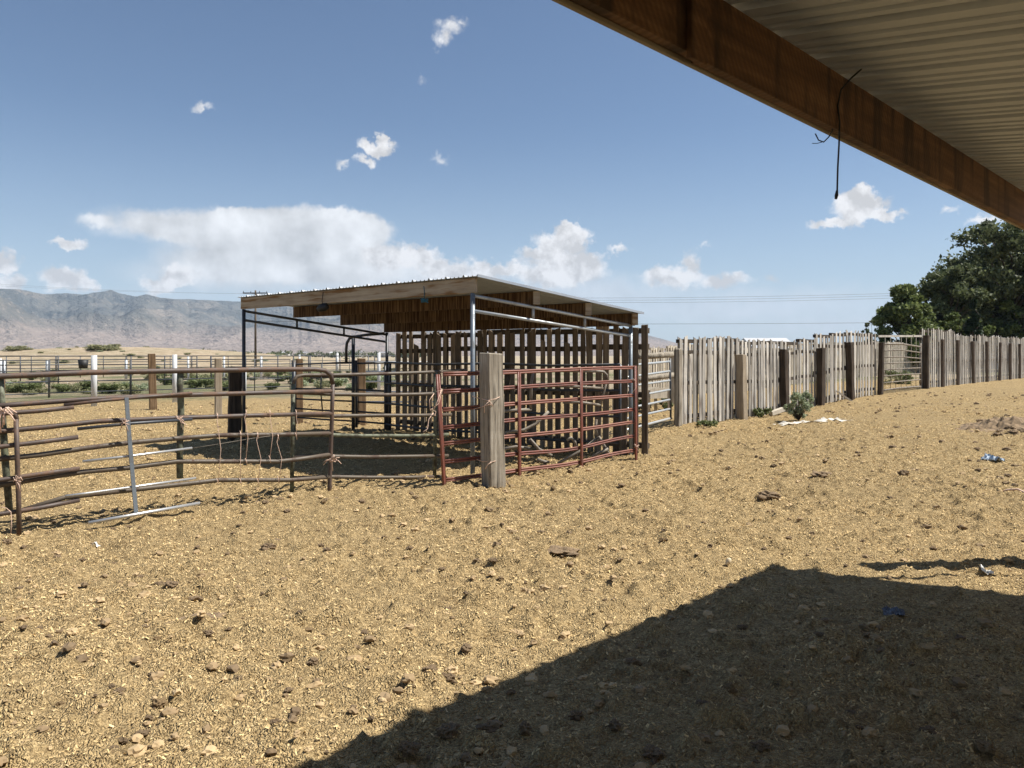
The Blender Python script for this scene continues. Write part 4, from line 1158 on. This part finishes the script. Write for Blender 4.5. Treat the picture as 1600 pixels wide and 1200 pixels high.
# ------------------------------------------------------------------ power line, far buildings, far trees
def pole(name, label, x, y, H, arm=1.0):
    z = g1(x, y); root = thing(name, label, 'utility pole', (x, y, z))
    MB().tube([(x,y,z-.5),(x,y,z+H)], [.17,.11], 10).build('shaft', M['polewood'], root)
    MB().bar((x-arm,y-.15,z+H-.35),(x+arm,y-.15,z+H-.35), .1, .12).build('crossarm', M['polewood'], root)
    for dx in (-.95,-.35,.35,.95):
        MB().tube([(x+dx*arm,y-.15,z+H-.29),(x+dx*arm,y-.15,z+H-.08)], [.05,.03], 7).build('insulator', M['cord'], root)
ZP = 9.75
pole('utility_pole','wooden utility pole showing above the left end of the shelter roof',-33.4,100,ZP+.2,1.6)
pole('utility_pole','utility pole outside the picture carrying the wires to the right',82,96,ZP+.9,1.6)
pole('utility_pole','utility pole outside the picture carrying the wires to the left',-75,62,ZP+.6,1.6)
pole('utility_pole','tiny distant utility pole beyond the sandy rise on the left',(87-800)/F*760,760,8.5,1.2)
def wire(a, b, sag, label, wr=.013):
    a, b = Vector(a), Vector(b); pts = []
    for k in range(25):
        f = k/24; q = a.lerp(b, f); q.z -= sag*4*f*(1-f); pts.append(q)
    solo('power_wire', MB().tube(pts, wr, 4), M['wire'], label, 'wire', 'power wires crossing behind the pens', a)
for k, dx in enumerate((-1.5,-.5,1.5)):
    wire((-33.4+dx,99.85,ZP-.1),(82+dx,95.85,ZP+.6+.25*k),1.6-.2*k,'thin upper power wire crossing the sky behind the shelter')
wire((-33.4,100,6.1),(82,96,6.3),.55,'single low wire crossing the sky above the pallet fence', .018)
for k, dx in enumerate((-1.5,1.5)):
    wire((-33.4+dx,99.85,ZP-.1),(-75+dx,61.85,ZP+.3),.8,'thin power wire running up over the hills at the left', .006)
def building(name, label, px, Y, wpx, wall_top, roof_top, depth, roofm, cat='building', group=None, slant=0, base=None):
    x = (px-800)/F*Y; W = wpx/F*Y; zw = HC+(HY-wall_top)/F*Y; zr = HC+(HY-roof_top)/F*Y; z0 = g1(x, Y)
    root = thing(name, label, cat, (x, Y, z0), group=group)
    MB().box((x, Y+depth/2, (zw+z0)/2-.1), (W, depth, zw-z0+.2)).build('wall', M['housewall'], root)
    e = .3
    vs = [(x-W/2-e,Y-e,zw),(x+W/2+e,Y-e,zw+slant),(x+W/2+e,Y+depth+e,zw+slant),(x-W/2-e,Y+depth+e,zw),(x-W/2-e,Y+depth/2,zr),(x+W/2+e,Y+depth/2,zr+slant)]
    MB().add(vs, [(0,1,5,4),(2,3,4,5),(0,4,3),(1,2,5),(0,3,2,1)]).build('roof', roofm, root)
    MB().box((x, Y-.03, z0+1.0), (1.0,.08,2.0)).build('door', M['greyroof'], root)
    return root
building('farm_shed','white metal roof of a low shed behind the pallet fence',1211,62,58,544,527,5,M['whiteroof'])
building('house','white roofed house half hidden by the trees at the far right',1600,66,76,531,514,7,M['whiteroof'])
for i, (px, Y, w) in enumerate(((472,520,12),(522,560,14),(598,540,12),(445,600,10),(560,650,10),(640,620,14),(20,480,10),(283,500,9))):
    building('farm_building','small far-off farm building along the foot of the hills', px, Y, w, 551.5, 549.5, 6, M['whiteroof'] if i % 2 else M['greyroof'], group='far-off farm buildings')
def woods():
    r = np.random.default_rng(5); cs = []; rs = []; ns = []
    for i in range(150):
        px = r.uniform(300,660) if i < 110 else r.uniform(-60,120); Y = r.uniform(420,700)
        if i < 14: px = r.uniform(290,350)
        x = (px-800)/F*Y; h = r.uniform(2,4.6); z = g1(x, Y)
        for k in range(3):
            cs.append((x+r.uniform(-3,3), Y+r.uniform(-2,2), z+h*(.3+.3*k))); rs.append(h*.55); ns.append(38)
    o = leaves('far_woods', cs, rs, ns, .6, M['leaf_dark'], None, 4, .8)
    tag(o, 'dark line of far-off trees along the foot of the hills', 'woods', kind='stuff')
woods()

# ------------------------------------------------------------------ hills
def build_hills():
    az = np.radians(np.linspace(-50, 20, 900)); r = np.concatenate([np.linspace(1500, 2600, 30), np.linspace(2620, 5600, 260)])
    A, Rr = np.meshgrid(az, r)
    X, Y = np.sin(A)*Rr, np.cos(A)*Rr
    pxs = np.array([-900,-300,0,27,67,100,130,172,190,212,229,250,287,337,380,450,520,600,700,800,900,1000,1040,1090,1200,1400])
    pys = np.array([470,455,450,451,459,458,459,453,459,462,459,465,467,469,471,474,480,488,497,505,512,520,531,545,553,556])
    px = 800+F*np.tan(az); sky = np.interp(px, pxs, pys)
    ang = (HY-sky)/np.hypot(F, px-800)                                   # tangent of the skyline's elevation
    def ridged(x, y, o=5):
        s = 0; a = 1; t = 0; w = 1
        for i in range(o):
            n = 1-np.abs(2*vnoise(x+31*i, y+7*i)-1); n = n*n*w; s = s+a*n; t += a; w = np.clip(n*1.6, 0, 1); x = x*2.1; y = y*2.1; a *= .5
        return s/t
    rid = .66*ridged(X/900+3.3, Y/900+1.7, 6)+.34*ridged(X/330+8.1, Y/330+2.2, 5)+.12*ridged(X/120+1.1, Y/120+4.2, 4); rid2 = fbm(X/500, Y/500, 4)
    rise = np.clip((Rr-2500)/2300, 0, 1)**1.15
    prof = rise*(.42+.75*rid+.25*rid2)
    front = .50*np.exp(-((Rr-3300)/420)**2)*(.15+1.0*ridged(X/620+9, Y/620+4))
    raw = np.maximum(prof, front)*1.0
    raw = raw*(1-.6*sst(5000, 5600, Rr))
    mx = (raw/Rr).max(0)
    k = 25; ker = np.ones(k)/k; mxs = np.convolve(np.pad(mx, k//2, mode='edge'), ker, 'valid')
    mx = .85*mx+.15*mxs
    fan = np.clip((Rr-1500)/1500, 0, 1)**1.4*24
    sc = np.maximum(ang, 0)/mx
    Zm = raw*sc[None, :]
    fan = fan*np.clip(ang/.05, 0, 1)[None, :]
    Z = np.maximum(Zm, 0)*np.clip((Rr-2200)/700, 0, 1)+fan*np.exp(-Zm/40)-3*(1-np.clip((Rr-1500)/200, 0, 1))
    V = np.stack([X, Y, Z], -1).reshape(-1, 3); nx = len(az)
    i = np.arange(nx-1)[None, :]+np.arange(len(r)-1)[:, None]*nx
    Q = np.stack([i, i+1, i+1+nx, i+nx], -1).reshape(-1, 4)
    o = np_mesh('hills', V, Q, M['hills'], True); o['kind'] = 'structure'
    return V[:, 2].max()
top = build_hills()
def build_haze():
    mb = MB().box((-600, 2600, (top+25-6)/2), (9000, 6800, top+25+6))
    m = bpy.data.materials.new('haze_air'); m.use_nodes = True; nt = m.node_tree
    for n in list(nt.nodes):
        if n.type == 'BSDF_PRINCIPLED': nt.nodes.remove(n)
    v = nt.nodes.new('ShaderNodeVolumePrincipled'); v.inputs['Color'].default_value = (.60,.78,1.0,1); v.inputs['Density'].default_value = HAZE
    v.inputs['Anisotropy'].default_value = 0.0
    nt.links.new(v.outputs[0], nt.nodes['Material Output'].inputs['Volume'])
    o = mb.build('haze', m); tag(o, 'pale blue haze in the air over the valley', 'haze', kind='stuff')
HAZE = 0.95e-4
build_haze()

# ------------------------------------------------------------------ sky, clouds, sun, camera
def build_world():
    w = bpy.data.worlds.new('World'); S.world = w; w.use_nodes = True
    t = NT(w.node_tree); bg = w.node_tree.nodes['Background']
    sky = t.new('ShaderNodeTexSky'); sky.sky_type = 'NISHITA'; sky.sun_disc = False
    sky.sun_elevation = math.radians(SUN_EL); sky.sun_rotation = math.radians(90-SUN_AZ)
    sky.altitude = 1400; sky.air_density = 1.0; sky.dust_density = 1.1; sky.ozone_density = 1.0
    d = coords(t, 'Generated')
    sp = t.new('ShaderNodeSeparateXYZ'); t.link(d, sp.inputs[0])
    az = t.math('ARCTAN2', sp.outputs[0], sp.outputs[1]); el = t.math('ARCSINE', sp.outputs[2])
    p = t.new('ShaderNodeCombineXYZ'); t.link(az, p.inputs[0]); t.link(el, p.inputs[1]); p = p.outputs[0]
    wn = t.noise(p, 26, 7, .58, 'Color'); wn2 = t.noise(p, 95, 5, .6, 'Color')
    warp = t.vmath('ADD', t.vmath('SCALE', t.vmath('SUBTRACT', wn, (.5,.5,.5)), scale=.042), t.vmath('SCALE', t.vmath('SUBTRACT', wn2, (.5,.5,.5)), scale=.022))
    q = t.vmath('ADD', p, warp)
    sq = t.new('ShaderNodeSeparateXYZ'); t.link(q, sq.inputs[0]); q2 = t.new('ShaderNodeCombineXYZ'); t.link(sq.outputs[0], q2.inputs[0]); t.link(sq.outputs[1], q2.inputs[1]); q = q2.outputs[0]
    qs = t.vmath('ADD', p, t.vmath('MULTIPLY', warp, (.55,.55,0)))
    def blobs(lst, op='MAXIMUM', q=q):
        acc = None
        for (px, py, rx, ry, wt) in lst:
            a = math.atan((px-800)/F); c = math.hypot(F, px-800); e = math.atan((HY-py)/c)
            s = F/(F*F+(px-800)**2)
            v = t.vmath('MULTIPLY', t.vmath('SUBTRACT', q, (a, e, 0)), (1/(rx*s), 1/(ry/c), 0))
            f = t.math('MULTIPLY', t.math('SUBTRACT', 1.0, t.vmath('LENGTH', v)), wt)
            if op == 'ADD': f = t.math('MAXIMUM', f, 0.0)
            acc = f if acc is None else t.math(op, acc, f)
        return acc
    crisp = blobs([(590,230,36,15,.9),(597,215,12,13,.8),(574,252,17,9,.5),(541,258,13,9,.35),(690,252,15,9,.25),(702,45,24,16,.34),(693,60,18,15,.36),(716,30,18,10,.28),(318,169,20,8,.34),(660,124,10,5,.14),
        (104,379,40,11,.8),(275,432,34,28,1),(255,446,42,16,.9),(105,438,52,24,.9),(140,446,28,18,.8),(10,440,42,26,1),(6,405,28,18,.7),
        (870,382,46,26,1),(892,362,34,18,1),(852,400,50,14,.9),(905,412,50,26,1),(875,425,90,26,.9),(780,418,70,18,.8),(690,415,70,20,.85),(640,402,60,22,.9),(600,395,46,26,.8),(720,432,90,20,.7),
        (1342,325,54,24,1),(1340,312,34,20,1),(1300,345,44,12,.8),(1380,335,36,10,.8),(1535,345,40,10,.5),(1482,324,22,9,.35),(966,394,22,8,.45),
        (1060,432,64,18,.65),(1078,412,18,24,.6),(1130,438,52,14,.55),(1025,432,32,16,.55),(1205,432,20,8,.3),(1097,386,10,5,.25)])
    anvil = blobs([(470,358,150,40,.9),(545,360,80,36,.9),(400,350,90,28,.6),(330,355,140,34,.45),(230,352,130,30,.28),(420,395,200,50,.5),(560,420,150,44,.45),(350,430,200,40,.3),(150,345,40,12,.25)], 'ADD', qs)
    veil = blobs([(1150,480,480,46,.75),(900,462,330,48,.8),(1300,505,420,40,.6),(620,452,420,50,.7),(250,468,330,30,.4)])
    mc = t.maprange(crisp, -.03, .40, 0, 1, True)
    ma = t.math('MULTIPLY', t.maprange(anvil, .0, .30, 0, 1, True), .95)
    mv = t.math('MULTIPLY', t.maprange(veil, 0, .8, 0, 1, True), .8)
    # soft modelling: the same noise looked up a little towards the sun
    n0 = t.noise(p, 30, 6, .6); n1 = t.noise(t.vmath('ADD', p, (.010,.012,0)), 30, 6, .6)
    relief = t.math('MULTIPLY', t.math('SUBTRACT', n0, n1), 2.6)
    s0, s1 = t.noise(p, 9, 5, .55), t.noise(t.vmath('ADD', p, (.016,.022,0)), 9, 5, .55)
    soft = t.math('MULTIPLY', t.math('SUBTRACT', s0, s1), 1.5)
    K = 1/(SKYS*2**EXPO)
    lit = t.math('ADD', t.maprange(crisp, .0, .8, .86, .80, True), t.math('MULTIPLY', relief, .55))
    def grey(v, tint):
        g = t.new('ShaderNodeCombineColor')
        for i in range(3): t.link(t.math('MULTIPLY', v, tint[i]*K), g.inputs[i])
        return g.outputs[0]
    c_c = grey(t.math('MINIMUM', t.math('MAXIMUM', lit, .66), .96), (1.0,1.0,1.02))
    c_a = grey(t.math('ADD', t.maprange(anvil, .05, .8, .76, .90, True), soft), (.98,1.0,1.03))
    c_v = grey(t.math('ADD', .80, t.math('MULTIPLY', relief, .1)), (.94,1.0,1.09))
    col = t.mix(1.0, sky.outputs[0], (.96,1.0,1.03), 'MULTIPLY')
    hz = t.math('POWER', t.maprange(el, .30, .0, 0, 1), 1.7)
    col = t.mix(t.math('MULTIPLY', hz, .72), col, (.60*K,.70*K,.80*K))
    col = t.mix(mv, col, c_v); col = t.mix(ma, col, c_a); col = t.mix(mc, col, c_c)
    t.link(col, bg.inputs['Color']); bg.inputs['Strength'].default_value = SKYS
    w.cycles.sampling_method = 'MANUAL'; w.cycles.sample_map_resolution = 512
SKYS, EXPO = .067, .72
build_world()
sun = bpy.data.lights.new('sun', 'SUN'); sun.energy = 5.0; sun.angle = math.radians(.53); sun.color = (1,.95,.87)
so = bpy.data.objects.new('sun', sun); C.objects.link(so)
e, a = math.radians(SUN_EL), math.radians(SUN_AZ)
sd = Vector((math.cos(e)*math.cos(a), math.cos(e)*math.sin(a), math.sin(e)))
so.rotation_euler = sd.to_track_quat('Z', 'Y').to_euler(); so.location = sd*60

cam = bpy.data.cameras.new('camera'); co = bpy.data.objects.new('camera', cam); C.objects.link(co)
co.location = (0,0,HC); co.rotation_euler = (math.pi/2,0,0)
cam.sensor_fit = 'HORIZONTAL'; cam.sensor_width = 36; cam.lens = 36*F/1600
cam.shift_y = -(600-HY)/1600; cam.clip_start = .05; cam.clip_end = 30000
S.camera = co
S.view_settings.view_transform = 'Standard'; S.view_settings.look = 'None'; S.view_settings.exposure = EXPO; S.view_settings.gamma = 1
S.render.engine = 'CYCLES'
S.cycles.use_denoising = True; S.cycles.max_bounces = 8; S.cycles.volume_bounces = 0
for o in bpy.data.objects:
    if '_abs' in o: del o['_abs']
